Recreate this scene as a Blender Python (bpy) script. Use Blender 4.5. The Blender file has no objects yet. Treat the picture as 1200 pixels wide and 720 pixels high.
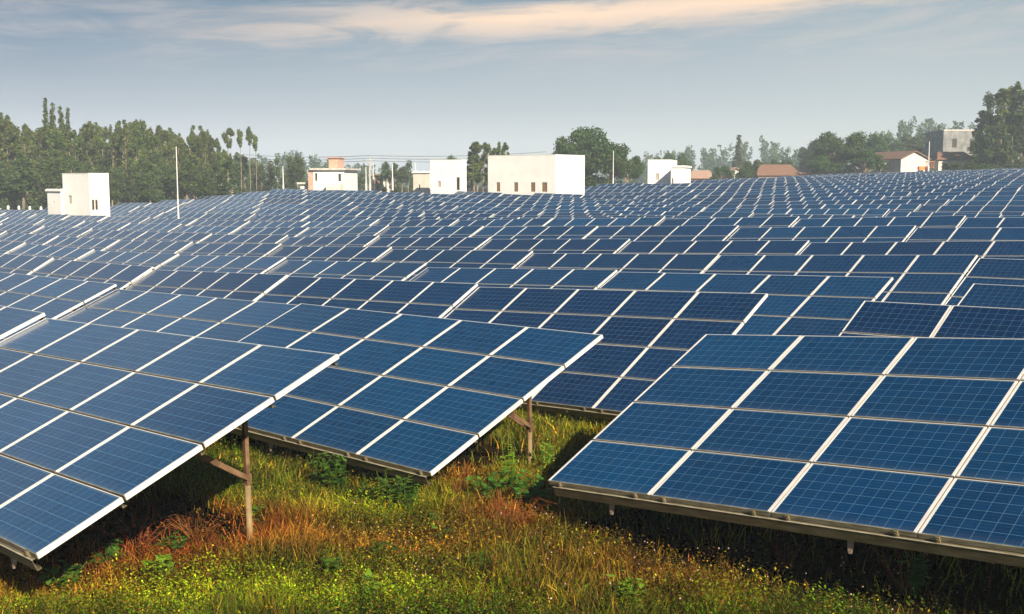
import bpy, math, random
import numpy as np
from mathutils import Matrix, Vector

random.seed(7); rng = np.random.default_rng(11)
SC = bpy.context.scene; C = SC.collection
R = math.radians

# ------------------------------------------------------------------ camera maths
F = 1311.9; HY = 212.0
PITCH = math.atan((360 - HY) / F)
cp, sp = math.cos(PITCH), math.sin(PITCH)
CZ = 4.5                                     # camera height above the zero level
AZ = R(44.6); TILT = R(22.9)
U2 = np.array([math.cos(AZ), -math.sin(AZ)]); N2 = np.array([math.sin(AZ), math.cos(AZ)])

def zat(py, Y):                              # height (camera = 0) seen at row py at depth Y
    t = (360 - py) / F
    return Y * (t * cp - sp) / (cp + t * sp)
def xat(px, Y, z): return (px - 600) / F * (Y * cp - z * sp)
def at(px, py, Y):
    z = zat(py, Y); return Vector((xat(px, Y, z), Y, z + CZ))
def pxof(X, Y): return 600 + F * X / max(Y, .1)

# ------------------------------------------------------------------ terrain
TXN = np.array([-.46, -.366, -.214, -.092, .092, .305, .46])
VN = np.array([7.96, 13.67, 19.4, 25.1, 30.7, 37, 43.7, 50.2, 57, 68, 80, 90, 100, 115, 130, 160, 195, 230])
ZT = np.array([
 [-2.30,-2.80,-3.15,-3.40,-3.50,-3.60,-3.60,-3.60,-3.6,-3.6,-3.6,-3.6,-3.6,-3.6,-3.6,-3.6,-3.6,-3.6],
 [-2.30,-2.78,-3.15,-3.40,-3.50,-3.50,-3.50,-3.40,-3.3,-2.9,-2.7,-2.6,-2.6,-2.6,-2.6,-2.6,-2.6,-2.6],
 [-2.15,-2.65,-2.89,-3.06,-3.13,-3.24,-3.25,-3.25,-3.0,-2.4,-1.7,-1.2,-1.1,-1.1,-1.1,-1.1,-1.1,-1.1],
 [-2.10,-2.58,-2.69,-2.88,-2.82,-2.78,-2.67,-2.64,-2.8,-2.7,-2.3,-1.6,-1.0,-.7,-.6,-.6,-.6,-.6],
 [-2.35,-2.42,-2.45,-2.58,-2.55,-2.48,-2.28,-2.15,-2.4,-2.55,-2.45,-2.3,-2.1,-1.4,-.3,.1,.1,.1],
 [-2.35,-2.13,-2.20,-2.37,-2.17,-2.11,-1.91,-1.71,-2.4,-2.8,-2.2,-1.8,-1.4,-.8,-.3,.6,1.3,1.9],
 [-2.20,-1.94,-2.10,-2.18,-2.03,-1.90,-1.70,-1.50,-2.5,-3.0,-2.4,-1.7,-1.1,-.5,0.0,.9,1.9,2.6]])
def _w(nodes, v):
    v = np.clip(v, nodes[0], nodes[-1]); i = np.clip(np.searchsorted(nodes, v, side='right') - 1, 0, len(nodes) - 2)
    return i, (v - nodes[i]) / (nodes[i + 1] - nodes[i])
def ztop(X, Y):
    X = np.asarray(X, float); Y = np.asarray(Y, float)
    tx = X / np.maximum(Y, 1.0); V = X * N2[0] + Y * N2[1]
    V = np.where(Y < 1, 8, V)
    i, a = _w(TXN, tx); j, b = _w(VN, V)
    return (ZT[i, j] * (1 - a) * (1 - b) + ZT[i + 1, j] * a * (1 - b) + ZT[i, j + 1] * (1 - a) * b + ZT[i + 1, j + 1] * a * b)
HP = 2.25
def bump(X, Y):
    return .05 * np.sin(X * .9 + 1.3 * np.sin(Y * .5)) * np.cos(Y * .8 + .6) + .025 * np.sin(X * 2.7 + Y * 1.9) * np.sin(Y * 3.1 - X)
def G(X, Y):                                 # ground height in world z
    g = ztop(X, Y)
    # soften the interpolation creases a little
    for dx, dy in ((2, 0), (-2, 0), (0, 2), (0, -2)): g = g + ztop(np.asarray(X, float) + dx, np.asarray(Y, float) + dy)
    return g / 5 - HP - .04 + CZ + bump(np.asarray(X, float), np.asarray(Y, float))
def ground_at(px, py):
    Y = 14.0
    for _ in range(60):
        t = (360 - py) / F
        X = xat(px, Y, 0); z = float(G(X, Y)) - CZ
        Yn = z * (cp + t * sp) / (t * cp - sp)
        Y = .5 * Y + .5 * min(max(Yn, 6), 400)
    z = float(G(0, Y)) - CZ; X = xat(px, Y, z)
    return Vector((X, Y, float(G(X, Y))))

# ------------------------------------------------------------------ materials
def newmat(name):
    m = bpy.data.materials.new(name); m.use_nodes = True
    nt = m.node_tree; b = nt.nodes['Principled BSDF']; return m, nt, b
def node(nt, t, **kw):
    n = nt.nodes.new(t)
    for k, v in kw.items(): setattr(n, k, v)
    return n
def noise_mat(name, c1, c2, scale=5, rough=.7, metal=0, rnd=0.0, detail=4, coord='Object', bumpv=0, stretch=None, lo=.35, hi=.65, spec=.5):
    m, nt, b = newmat(name); L = nt.links
    tc = node(nt, 'ShaderNodeTexCoord'); n = node(nt, 'ShaderNodeTexNoise'); n.inputs['Scale'].default_value = scale; n.inputs['Detail'].default_value = detail
    if stretch:
        mp = node(nt, 'ShaderNodeMapping'); mp.inputs['Scale'].default_value = stretch
        L.new(tc.outputs[coord], mp.inputs[0]); L.new(mp.outputs[0], n.inputs[0])
    else: L.new(tc.outputs[coord], n.inputs[0])
    r = node(nt, 'ShaderNodeValToRGB'); r.color_ramp.elements[0].position = lo; r.color_ramp.elements[1].position = hi
    r.color_ramp.elements[0].color = (*c1, 1); r.color_ramp.elements[1].color = (*c2, 1)
    L.new(n.outputs['Fac'], r.inputs[0]); out = r.outputs[0]
    if rnd:
        oi = node(nt, 'ShaderNodeObjectInfo'); mr = node(nt, 'ShaderNodeMapRange'); mr.inputs[3].default_value = 1 - rnd; mr.inputs[4].default_value = 1 + rnd
        h = node(nt, 'ShaderNodeHueSaturation'); L.new(oi.outputs['Random'], mr.inputs[0]); L.new(mr.outputs[0], h.inputs['Value']); L.new(out, h.inputs['Color']); out = h.outputs[0]
    L.new(out, b.inputs['Base Color'])
    b.inputs['Roughness'].default_value = rough; b.inputs['Metallic'].default_value = metal; b.inputs['Specular IOR Level'].default_value = spec
    if bumpv:
        bp = node(nt, 'ShaderNodeBump'); bp.inputs['Strength'].default_value = bumpv; L.new(n.outputs['Fac'], bp.inputs['Height']); L.new(bp.outputs[0], b.inputs['Normal'])
    return m

def glass_mat():
    m, nt, b = newmat('solar_glass'); L = nt.links
    tc = node(nt, 'ShaderNodeTexCoord'); uv = node(nt, 'ShaderNodeUVMap'); uv.uv_map = 'cells'
    sx = node(nt, 'ShaderNodeSeparateXYZ'); L.new(uv.outputs[0], sx.inputs[0])
    def math_(op, a, bb=None, c=None):
        n = node(nt, 'ShaderNodeMath'); n.operation = op
        for i, v in enumerate((a, bb, c)):
            if v is None: continue
            if isinstance(v, (int, float)): n.inputs[i].default_value = v
            else: L.new(v, n.inputs[i])
        return n.outputs[0]
    def gridline(co, half):                  # 1 on a line at each integer
        f = math_('FRACT', co); d = math_('MINIMUM', f, math_('SUBTRACT', 1.0, f)); return math_('LESS_THAN', d, half)
    gx = gridline(sx.outputs[0], .012); gy = gridline(sx.outputs[1], .015)
    # bus bars: three thin ones per cell along the row
    by = gridline(math_('MULTIPLY', sx.outputs[1], 3.0), .016)
    cell = node(nt, 'ShaderNodeVectorMath'); cell.operation = 'FLOOR'; L.new(uv.outputs[0], cell.inputs[0])
    oi = node(nt, 'ShaderNodeObjectInfo')
    wn = node(nt, 'ShaderNodeTexWhiteNoise'); wn.noise_dimensions = '4D'; L.new(cell.outputs[0], wn.inputs['Vector']); L.new(oi.outputs['Random'], wn.inputs['W'])
    vor = node(nt, 'ShaderNodeTexVoronoi'); vor.inputs['Scale'].default_value = 9; L.new(uv.outputs[0], vor.inputs[0])
    var = math_('ADD', math_('MULTIPLY', wn.outputs[0], .22), math_('MULTIPLY', vor.outputs['Distance'], .3))
    var = math_('ADD', var, math_('MULTIPLY', oi.outputs['Random'], .35))
    mixc = node(nt, 'ShaderNodeMix'); mixc.data_type = 'RGBA'
    mixc.inputs[6].default_value = (.0004, .022, .070, 1); mixc.inputs[7].default_value = (.0010, .053, .155, 1); L.new(var, mixc.inputs[0])
    bt = node(nt, 'ShaderNodeMix'); bt.data_type = 'RGBA'; bt.blend_type = 'MULTIPLY'; bt.inputs[0].default_value = 1; L.new(mixc.outputs[2], bt.inputs[6]); L.new(oi.outputs['Color'], bt.inputs[7])
    m2 = node(nt, 'ShaderNodeMix'); m2.data_type = 'RGBA'; L.new(math_('MULTIPLY', by, .20), m2.inputs[0]); L.new(bt.outputs[2], m2.inputs[6]); m2.inputs[7].default_value = (.25, .36, .45, 1)
    m3 = node(nt, 'ShaderNodeMix'); m3.data_type = 'RGBA'; L.new(math_('MAXIMUM', gx, gy), m3.inputs[0]); L.new(m2.outputs[2], m3.inputs[6]); m3.inputs[7].default_value = (.09, .21, .33, 1)
    # dust film, thicker along the lower edge of a module and in soft blotches
    dn = node(nt, 'ShaderNodeTexNoise'); dn.inputs['Scale'].default_value = .45; dn.inputs['Detail'].default_value = 5; dn.noise_dimensions = '4D'
    L.new(uv.outputs[0], dn.inputs['Vector']); L.new(math_('MULTIPLY', oi.outputs['Random'], 40.0), dn.inputs['W'])
    low = math_('MULTIPLY', math_('SUBTRACT', 1.0, math_('MINIMUM', math_('MULTIPLY', sx.outputs[1], 1.4), 1.0)), .16)
    dust = math_('ADD', math_('MULTIPLY', math_('POWER', dn.outputs['Fac'], 2.0), .10), low)
    m4 = node(nt, 'ShaderNodeMix'); m4.data_type = 'RGBA'; L.new(math_('MULTIPLY', dust, .45), m4.inputs[0]); L.new(m3.outputs[2], m4.inputs[6]); m4.inputs[7].default_value = (.20, .23, .25, 1)
    sp_ = node(nt, 'ShaderNodeTexVoronoi'); sp_.voronoi_dimensions = '4D'; sp_.inputs['Scale'].default_value = .16; L.new(uv.outputs[0], sp_.inputs['Vector']); L.new(math_('MULTIPLY', oi.outputs['Random'], 90.0), sp_.inputs['W'])
    m5 = node(nt, 'ShaderNodeMix'); m5.data_type = 'RGBA'; L.new(math_('MULTIPLY', math_('LESS_THAN', sp_.outputs['Distance'], .035), .7), m5.inputs[0]); L.new(m4.outputs[2], m5.inputs[6]); m5.inputs[7].default_value = (.5, .5, .46, 1)
    L.new(m5.outputs[2], b.inputs['Base Color'])
    b.inputs['Roughness'].default_value = .12; b.inputs['IOR'].default_value = 1.42
    L.new(math_('MULTIPLY_ADD', dn.outputs['Fac'], .22, .06), b.inputs['Roughness'])
    return m
M_GLASS = glass_mat()
M_BACK = noise_mat('backsheet', (.35, .35, .33), (.45, .45, .43), 3, .6)
M_FRAME = noise_mat('aluminium_frame', (.66, .64, .60), (.80, .78, .74), 2.2, .42, .15, rnd=.06)
M_FRAMEDIM = noise_mat('shaded_aluminium', (.20, .17, .11), (.40, .36, .26), 5, .6, .1, stretch=(1, 4, 4))  # shade baked in: duller copy of the frame metal for downslope bars
M_LIP = noise_mat('lit_lip', (.30, .26, .18), (.52, .47, .36), 6, .5, .2)  # brighter copy of the rail steel, a painted highlight on the front flange
M_GAPSHADE = noise_mat('gap_shade', (.025, .017, .010), (.06, .042, .025), 5, .7)  # near-black colour standing in for shade in the module gaps
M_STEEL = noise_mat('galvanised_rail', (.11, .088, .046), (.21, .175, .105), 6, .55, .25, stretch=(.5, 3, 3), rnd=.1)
M_POST = noise_mat('weathered_post', (.085, .045, .020), (.19, .11, .055), 9, .7, .15, rnd=.15)
M_PILE = noise_mat('pile_sleeve', (.20, .135, .06), (.33, .235, .115), 12, .85)
M_TAB = noise_mat('bracket_steel', (.28, .20, .14), (.42, .32, .23), 8, .5, .2)
M_WHITE = noise_mat('white_render', (.80, .79, .76), (.88, .87, .84), .6, .8, bumpv=.02)
M_WHITE2 = noise_mat('cream_render', (.62, .57, .48), (.74, .69, .60), .8, .85)
M_SLAB = noise_mat('roof_slab', (.45, .42, .38), (.62, .58, .52), 1.5, .9)
M_PINK = noise_mat('pink_brick', (.48, .27, .19), (.60, .38, .28), 2.0, .9)
M_GREYC = noise_mat('grey_concrete', (.13, .14, .14), (.30, .29, .28), .8, .9, lo=.3, hi=.7)
M_TILE = noise_mat('brown_tile', (.13, .065, .04), (.24, .13, .085), 3, .9, stretch=(1, 6, 1))
M_TILE2 = noise_mat('pink_tile', (.30, .18, .13), (.40, .26, .20), 3, .9)
M_DARKW = noise_mat('dark_opening', (.02, .018, .015), (.05, .04, .03), 4, .4)
M_DOOR = noise_mat('brown_door', (.16, .09, .035), (.26, .15, .06), 4, .6)
M_GRILLE = noise_mat('window_grille', (.35, .31, .25), (.48, .43, .36), 8, .6)
M_POLE = noise_mat('white_pole', (.75, .73, .70), (.85, .83, .80), 2, .5)
M_CPOLE = noise_mat('concrete_pole', (.50, .48, .44), (.60, .58, .54), 2, .9)
M_WIRE = noise_mat('wire', (.10, .10, .11), (.14, .14, .15), 2, .6)
M_BARK = noise_mat('bark', (.16, .12, .085), (.34, .27, .20), 3, .9, stretch=(1, 1, .2))
M_ORANGE = noise_mat('orange_paint', (.55, .16, .03), (.70, .24, .05), 2, .5)
M_RUBBER = noise_mat('rubber', (.02, .02, .02), (.04, .04, .04), 4, .8)

def leaf_mat(name, c1, c2, scale=.35, rnd=.22, trans=.25):
    m, nt, b = newmat(name); L = nt.links
    tc = node(nt, 'ShaderNodeTexCoord'); n = node(nt, 'ShaderNodeTexNoise'); n.inputs['Scale'].default_value = scale; n.inputs['Detail'].default_value = 3
    L.new(tc.outputs['Object'], n.inputs[0])
    g = node(nt, 'ShaderNodeNewGeometry')
    ad = node(nt, 'ShaderNodeMath'); ad.operation = 'MULTIPLY_ADD'; L.new(g.outputs['Random Per Island'], ad.inputs[0]); ad.inputs[1].default_value = .5; L.new(n.outputs['Fac'], ad.inputs[2])
    mr = node(nt, 'ShaderNodeMapRange'); mr.inputs[1].default_value = .4; mr.inputs[2].default_value = 1.1; L.new(ad.outputs[0], mr.inputs[0])
    mx = node(nt, 'ShaderNodeMix'); mx.data_type = 'RGBA'; mx.inputs[6].default_value = (*c1, 1); mx.inputs[7].default_value = (*c2, 1); L.new(mr.outputs[0], mx.inputs[0])
    oi = node(nt, 'ShaderNodeObjectInfo'); h = node(nt, 'ShaderNodeHueSaturation')
    m1 = node(nt, 'ShaderNodeMapRange'); m1.inputs[3].default_value = 1 - rnd; m1.inputs[4].default_value = 1 + rnd; L.new(oi.outputs['Random'], m1.inputs[0]); L.new(m1.outputs[0], h.inputs['Value'])
    m2 = node(nt, 'ShaderNodeMapRange'); m2.inputs[3].default_value = .475; m2.inputs[4].default_value = .52; L.new(oi.outputs['Random'], m2.inputs[0]); L.new(m2.outputs[0], h.inputs['Hue'])
    L.new(mx.outputs[2], h.inputs['Color']); L.new(h.outputs[0], b.inputs['Base Color']); b.inputs['Roughness'].default_value = .65; b.inputs['Specular IOR Level'].default_value = .25
    tr = node(nt, 'ShaderNodeBsdfTranslucent'); L.new(h.outputs[0], tr.inputs[0]); ms = node(nt, 'ShaderNodeMixShader'); ms.inputs[0].default_value = trans
    L.new(b.outputs[0], ms.inputs[1]); L.new(tr.outputs[0], ms.inputs[2]); L.new(ms.outputs[0], nt.nodes['Material Output'].inputs[0])
    return m
M_LEAF = leaf_mat('euc_leaves', (.018, .042, .007), (.155, .190, .038))
M_LEAFR = leaf_mat('broad_leaves', (.014, .040, .008), (.085, .140, .026), .3)
M_LEAFP = leaf_mat('poplar_leaves', (.030, .055, .016), (.11, .15, .045), .4)
M_WEED = leaf_mat('weed_leaves', (.03, .09, .012), (.13, .27, .03), 4, .15, .4)
M_WEEDY = leaf_mat('lime_leaves', (.12, .24, .015), (.30, .45, .04), 4, .1, .4)
M_DRY = leaf_mat('dry_stems', (.13, .035, .010), (.38, .15, .035), 3, .15, .15)

def attr_mat(name, rough=.7, trans=.35):
    m, nt, b = newmat(name); L = nt.links
    a = node(nt, 'ShaderNodeAttribute'); a.attribute_name = 'tint'
    L.new(a.outputs['Color'], b.inputs['Base Color']); b.inputs['Roughness'].default_value = rough; b.inputs['Specular IOR Level'].default_value = .2
    tr = node(nt, 'ShaderNodeBsdfTranslucent'); L.new(a.outputs['Color'], tr.inputs[0]); ms = node(nt, 'ShaderNodeMixShader'); ms.inputs[0].default_value = trans
    L.new(b.outputs[0], ms.inputs[1]); L.new(tr.outputs[0], ms.inputs[2]); L.new(ms.outputs[0], nt.nodes['Material Output'].inputs[0]); return m
M_BLADE = attr_mat('grass_blades')

# ------------------------------------------------------------------ mesh helpers
class MB:
    def __init__(s): s.v = []; s.f = []; s.m = []
    def add(s, vs, fs, mi=0, M=None):
        o = len(s.v)
        s.v += [tuple(M @ Vector(p)) for p in vs] if M is not None else [tuple(p) for p in vs]
        s.f += [tuple(i + o for i in f) for f in fs]; s.m += [mi] * len(fs)
    def box(s, x0, x1, y0, y1, z0, z1, mi=0, M=None, skip=()):
        v = [(x0,y0,z0),(x1,y0,z0),(x1,y1,z0),(x0,y1,z0),(x0,y0,z1),(x1,y0,z1),(x1,y1,z1),(x0,y1,z1)]
        fs = [(3,2,1,0),(4,5,6,7),(0,1,5,4),(1,2,6,5),(2,3,7,6),(3,0,4,7)]
        s.add(v, [f for i, f in enumerate(fs) if i not in skip], mi, M)
    def tube(s, pts, rad, n=6, mi=0, cap=True):
        pts = [Vector(p) for p in pts]; rad = rad if isinstance(rad, (list, tuple)) else [rad] * len(pts)
        o = len(s.v)
        for i, p in enumerate(pts):
            d = (pts[min(i + 1, len(pts) - 1)] - pts[max(i - 1, 0)]).normalized()
            a = d.cross(Vector((0, 0, 1)) if abs(d.z) < .9 else Vector((1, 0, 0))).normalized(); b = d.cross(a)
            for k in range(n):
                t = 2 * math.pi * k / n; s.v.append(tuple(p + (a * math.cos(t) + b * math.sin(t)) * rad[i]))
        for i in range(len(pts) - 1):
            for k in range(n):
                k2 = (k + 1) % n; s.f.append((o + i*n + k, o + (i+1)*n + k, o + (i+1)*n + k2, o + i*n + k2)); s.m.append(mi)
        if cap:
            s.f.append(tuple(o + k for k in range(n))); s.m.append(mi)
            s.f.append(tuple(o + (len(pts)-1)*n + k for k in reversed(range(n)))); s.m.append(mi)
    def mesh(s, name, mats):
        me = bpy.data.meshes.new(name); me.from_pydata(s.v, [], s.f); me.validate(clean_customdata=False)
        for m in (mats if isinstance(mats, (list, tuple)) else [mats]): me.materials.append(m)
        if len(me.polygons) == len(s.m): me.polygons.foreach_set('material_index', s.m)
        return me
def obj(name, me, parent=None, M=None):
    o = bpy.data.objects.new(name, me); C.objects.link(o)
    if parent is not None: o.parent = parent
    if M is not None: o.matrix_basis = M
    return o
def tag(o, label=None, cat=None, group=None, kind=None):
    if label: o['label'] = label
    if cat: o['category'] = cat
    if group: o['group'] = group
    if kind: o['kind'] = kind
    return o
def npmesh(name, verts, quads, mats, tris=None):
    nv = len(verts); me = bpy.data.meshes.new(name)
    me.vertices.add(nv); me.vertices.foreach_set('co', np.asarray(verts, np.float32).ravel())
    nq = len(quads); nt_ = 0 if tris is None else len(tris)
    idx = quads.astype(np.int32).ravel()
    if nt_: idx = np.concatenate([idx, tris.astype(np.int32).ravel()])
    me.loops.add(len(idx)); me.loops.foreach_set('vertex_index', idx)
    me.polygons.add(nq + nt_)
    st = np.concatenate([np.arange(nq) * 4, nq * 4 + np.arange(nt_) * 3]).astype(np.int32)
    me.polygons.foreach_set('loop_start', st)
    me.update(calc_edges=True)
    for m in (mats if isinstance(mats, (list, tuple)) else [mats]): me.materials.append(m)
    return me
def set_tint(me, col):
    a = me.attributes.new('tint', 'FLOAT_COLOR', 'POINT'); c = np.ones((len(me.vertices), 4), np.float32); c[:, :3] = col; a.data.foreach_set('color', c.ravel())

# ------------------------------------------------------------------ ground
def sheet():
    xs = np.concatenate([-np.geomspace(3000, 45, 30), np.linspace(-43, 43, 175), np.geomspace(45, 3000, 30)])
    ys = np.concatenate([-np.geomspace(600, 4, 12), np.linspace(-2, 45, 140), np.linspace(46.5, 260, 120), np.geomspace(270, 5000, 25)])
    X, Y = np.meshgrid(xs, ys); Z = G(X, Y)
    v = np.stack([X, Y, Z], -1).reshape(-1, 3); nx = len(xs); ny = len(ys)
    i = (np.arange(ny - 1)[:, None] * nx + np.arange(nx - 1)[None]).ravel()
    q = np.stack([i, i + 1, i + nx + 1, i + nx], -1)
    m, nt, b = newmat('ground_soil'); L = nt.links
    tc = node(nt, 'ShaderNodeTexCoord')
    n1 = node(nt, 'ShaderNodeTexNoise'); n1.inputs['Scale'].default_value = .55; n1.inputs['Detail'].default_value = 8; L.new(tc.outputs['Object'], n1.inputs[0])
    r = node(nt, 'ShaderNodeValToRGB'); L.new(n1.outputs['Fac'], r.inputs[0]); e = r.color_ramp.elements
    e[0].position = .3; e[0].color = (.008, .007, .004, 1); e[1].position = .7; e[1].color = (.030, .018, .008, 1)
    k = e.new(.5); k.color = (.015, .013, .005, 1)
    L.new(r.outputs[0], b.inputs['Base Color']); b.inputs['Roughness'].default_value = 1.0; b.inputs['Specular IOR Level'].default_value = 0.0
    n2 = node(nt, 'ShaderNodeTexNoise'); n2.inputs['Scale'].default_value = 9; n2.inputs['Detail'].default_value = 8; L.new(tc.outputs['Object'], n2.inputs[0])
    bp = node(nt, 'ShaderNodeBump'); bp.inputs['Strength'].default_value = .8; bp.inputs['Distance'].default_value = .1; L.new(n2.outputs['Fac'], bp.inputs['Height']); L.new(bp.outputs[0], b.inputs['Normal'])
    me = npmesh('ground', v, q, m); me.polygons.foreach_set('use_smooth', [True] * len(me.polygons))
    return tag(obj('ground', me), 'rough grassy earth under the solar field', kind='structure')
sheet()

# ------------------------------------------------------------------ solar array parts
PX, PY, MW, MH = 1.67, 1.01, 1.65, .984
def panel_geo(b, x0, y0, M=None, glass=True, frame=True, gm=0, bm=1, fm=0, dim=1, lip=.030, uvs=None):
    w, h = MW / 2, MH / 2
    if glass:
        o = len(b.f)
        b.add([(x0-w+.01,y0-h+.01,-.004),(x0+w-.01,y0-h+.01,-.004),(x0+w-.01,y0+h-.01,-.004),(x0-w+.01,y0+h-.01,-.004)], [(0,1,2,3)], gm, M)
        if uvs is not None: uvs.append(o)
        b.add([(x0-w+.01,y0-h+.01,-.012),(x0+w-.01,y0-h+.01,-.012),(x0+w-.01,y0+h-.01,-.012),(x0-w+.01,y0+h-.01,-.012)], [(3,2,1,0)], bm, M)
    if frame:
        l2 = .011
        b.box(x0-w, x0+w, y0-h, y0-h+l2, -.058, 0, dim, M); b.box(x0-w, x0+w, y0+h-l2, y0+h, -.058, 0, fm, M)
        b.box(x0-w, x0-w+lip, y0-h+l2, y0+h-l2, -.058, 0, fm, M); b.box(x0+w-lip, x0+w, y0-h+l2, y0+h-l2, -.058, 0, fm, M)
def put_uv(me, faces):
    uv = me.uv_layers.new(name='cells'); sxm = (MW/2-.01)/.1585; sym = (MH/2-.01)/.1555
    for fi in faces:
        p = me.polygons[fi]
        for li, (a, c) in zip(p.loop_indices, ((-1,-1),(1,-1),(1,1),(-1,1))): uv.data[li].uv = (5 + a*sxm, 3 + c*sym)
b = MB(); uvf = []; panel_geo(b, 0, 0, frame=False, uvs=uvf)
b.box(-.06, .06, .3, .38, -.05, -.0125, 1)      # junction box on the back
ME_PANEL = b.mesh('solar_panel', [M_GLASS, M_BACK]); put_uv(ME_PANEL, uvf)
b = MB(); panel_geo(b, 0, 0, glass=False); ME_FRAME = b.mesh('panel_frame', [M_FRAME, M_FRAMEDIM])

W = 5 * PX - .02                              # table width
YT, ZTL = .75, HP                             # the top edge in table coordinates
ct, st_ = math.cos(TILT), math.sin(TILT)
def tilt_frame(tilt=TILT):                    # origin at the middle of the top edge; x along the row, -y down the slope, z normal
    return Matrix.Translation((0, YT, ZTL)) @ Matrix.Rotation(tilt, 4, 'X')
TF = tilt_frame()
RAFX = (-W/2 + .92, 0.0, W/2 - .92)
def rail_mesh(front):
    b = MB(); x0, x1 = -W/2 + .09, W/2 - .09
    h = .13 if front else .09; d = .05
    # C section: web facing down the slope, two flanges
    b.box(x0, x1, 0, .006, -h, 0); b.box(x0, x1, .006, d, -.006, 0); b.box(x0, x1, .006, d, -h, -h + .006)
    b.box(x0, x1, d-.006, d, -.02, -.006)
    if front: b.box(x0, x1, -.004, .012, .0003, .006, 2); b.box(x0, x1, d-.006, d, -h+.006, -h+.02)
    if not front: b.box(x0 + .02, x1 - .02, .013, .031, .0, .050, 1)  # added strip between modules, coloured as dark as a shaded gap
    return b.mesh('purlin', [M_STEEL, M_GAPSHADE, M_LIP])
ME_RAILF, ME_RAIL = rail_mesh(True), rail_mesh(False)
b = MB(); b.box(-.020, .020, -.014, .03, -.07, .003); b.box(-.010, .010, -.022, -.014, -.05, -.02); ME_CLAMP = b.mesh('clamp', M_STEEL)
b = MB(); b.box(-.03, .03, -4.0, -.15, -.215, -.135, 0); b.box(-.045, .045, -4.0, -.15, -.142, -.136, 0); ME_RAFTER = b.mesh('rafter', M_POST)
b = MB(); b.add([(-.02,-.02,0),(.02,-.02,0),(.02,.10,0),(-.02,.10,0),(-.045,0,-.26),(.045,0,-.26),(.045,.05,-.24),(-.045,.05,-.24),(-.03,.0,-.34),(.02,.0,-.34),(.02,.03,-.34),(-.03,.03,-.34)],
      [(0,1,2,3),(0,4,5,1),(1,5,6,2),(2,6,7,3),(3,7,4,0),(4,8,9,5),(5,9,10,6),(6,10,11,7),(7,11,8,4),(8,11,10,9)]); ME_TAB = b.mesh('bracket', M_TAB)
b = MB(); b.box(-.029, .029, -.026, .026, .55, 1.74, 0); b.box(-.05, .05, -.034, .034, .66, .80, 0)
ME_POST = b.mesh('post', M_POST)
b = MB(); b.tube([(0,0,-.6),(0,0,.66),(0,0,.67)], [.040,.040,.030], 14, 0); ME_PILE = b.mesh('pile', M_PILE)
b = MB()
for sx in (-.13, .04):
    p0 = Vector((sx, 0, .74)); p1 = Vector((sx, -1.05, 1.40)); d = (p1 - p0).normalized(); n = d.cross(Vector((1, 0, 0))).normalized() * .03; xx = Vector((.018, 0, 0))
    vs = [p0 - n, p0 + n, p1 + n, p1 - n]; b.add(vs + [v + xx for v in vs], [(0,1,2,3),(7,6,5,4),(0,4,5,1),(1,5,6,2),(2,6,7,3),(3,7,4,0)])
ME_BRACE = b.mesh('brace', M_POST)

def table_frame(PL, PR, extra_tilt=0.0):
    # PL, PR: world positions of the top edge's two ends -> matrix of the table
    u = (PR - PL).normalized(); y = Vector((0, 0, 1)).cross(u).normalized(); z = u.cross(y).normalized()
    mid = (PL + PR) / 2; org = mid - y * YT - z * ZTL
    return Matrix(((u.x, y.x, z.x, org.x), (u.y, y.y, z.y, org.y), (u.z, y.z, z.z, org.z), (0, 0, 0, 1)))

def build_full_table():
    root = bpy.data.objects.new('solar_array', None); C.objects.link(root)
    for c in range(5):
        for r in range(4):
            M = TF @ Matrix.Translation(((c - 2) * PX, -(r + .5) * PY + .01, 0))
            p = obj('solar_panel', ME_PANEL, root, M); obj('panel_frame', ME_FRAME, p)
    for r in range(5):
        yy = -r * PY + (0.02 if r == 4 else -.02 if r == 0 else .0)
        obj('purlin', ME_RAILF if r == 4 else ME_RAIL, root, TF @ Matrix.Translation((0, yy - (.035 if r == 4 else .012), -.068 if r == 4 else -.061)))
    for x in RAFX:
        obj('rafter', ME_RAFTER, root, TF @ Matrix.Translation((x, 0, 0)))
        obj('bracket', ME_TAB, root, TF @ Matrix.Translation((x + .05, -3.98, -.17)) @ Matrix.Rotation(-TILT, 4, 'X') @ Matrix.Scale(.62, 4))
        obj('post', ME_POST, root, Matrix.Translation((x, 0, 0))); obj('pile', ME_PILE, root, Matrix.Translation((x, 0, 0)))
        obj('brace', ME_BRACE, root, Matrix.Translation((x, 0, 0)))
    return root
def add_clamps(root, Q=Matrix()):
    for c in range(5):
        for q in (-.62, .62):
            obj('clamp', ME_CLAMP, root, Q @ TF @ Matrix.Translation(((c - 2) * PX + q, -4.03, 0)))
def mid_table_meshes():
    # farther tables: one mesh per column of parts is too small to show, panels stay parts
    b = MB(); uvf = []; panel_geo(b, 0, 0, uvs=uvf, fm=2, dim=3); p = b.mesh('solar_panel', [M_GLASS, M_BACK, M_FRAME, M_FRAMEDIM]); put_uv(p, uvf)
    return p
ME_PANEL_MID = mid_table_meshes()
def rack_mesh(b, mi):
    for r in range(5):
        h = .13 if r == 4 else .09; yy = -r * PY - (.0 if r == 4 else .012)
        b.box(-W/2 + .09, W/2 - .09, yy, yy + .05, -.061 - h, -.061, mi, TF)
        if 0 < r < 4: b.box(-W/2 + .09, W/2 - .09, yy + .013, yy + .031, -.0609, -.011, mi, TF)  # added filler strip, darkens the seam like a shaded gap
    for x in RAFX:
        b.box(x-.03, x+.03, -4.0, -.15, -.215, -.135, mi, TF); b.box(x-.035, x+.035, -.03, .03, -.5, 1.74, mi)
b = MB(); rack_mesh(b, 0); ME_RACK = b.mesh('rack', [M_POST])
b = MB(); uvf = []
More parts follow.
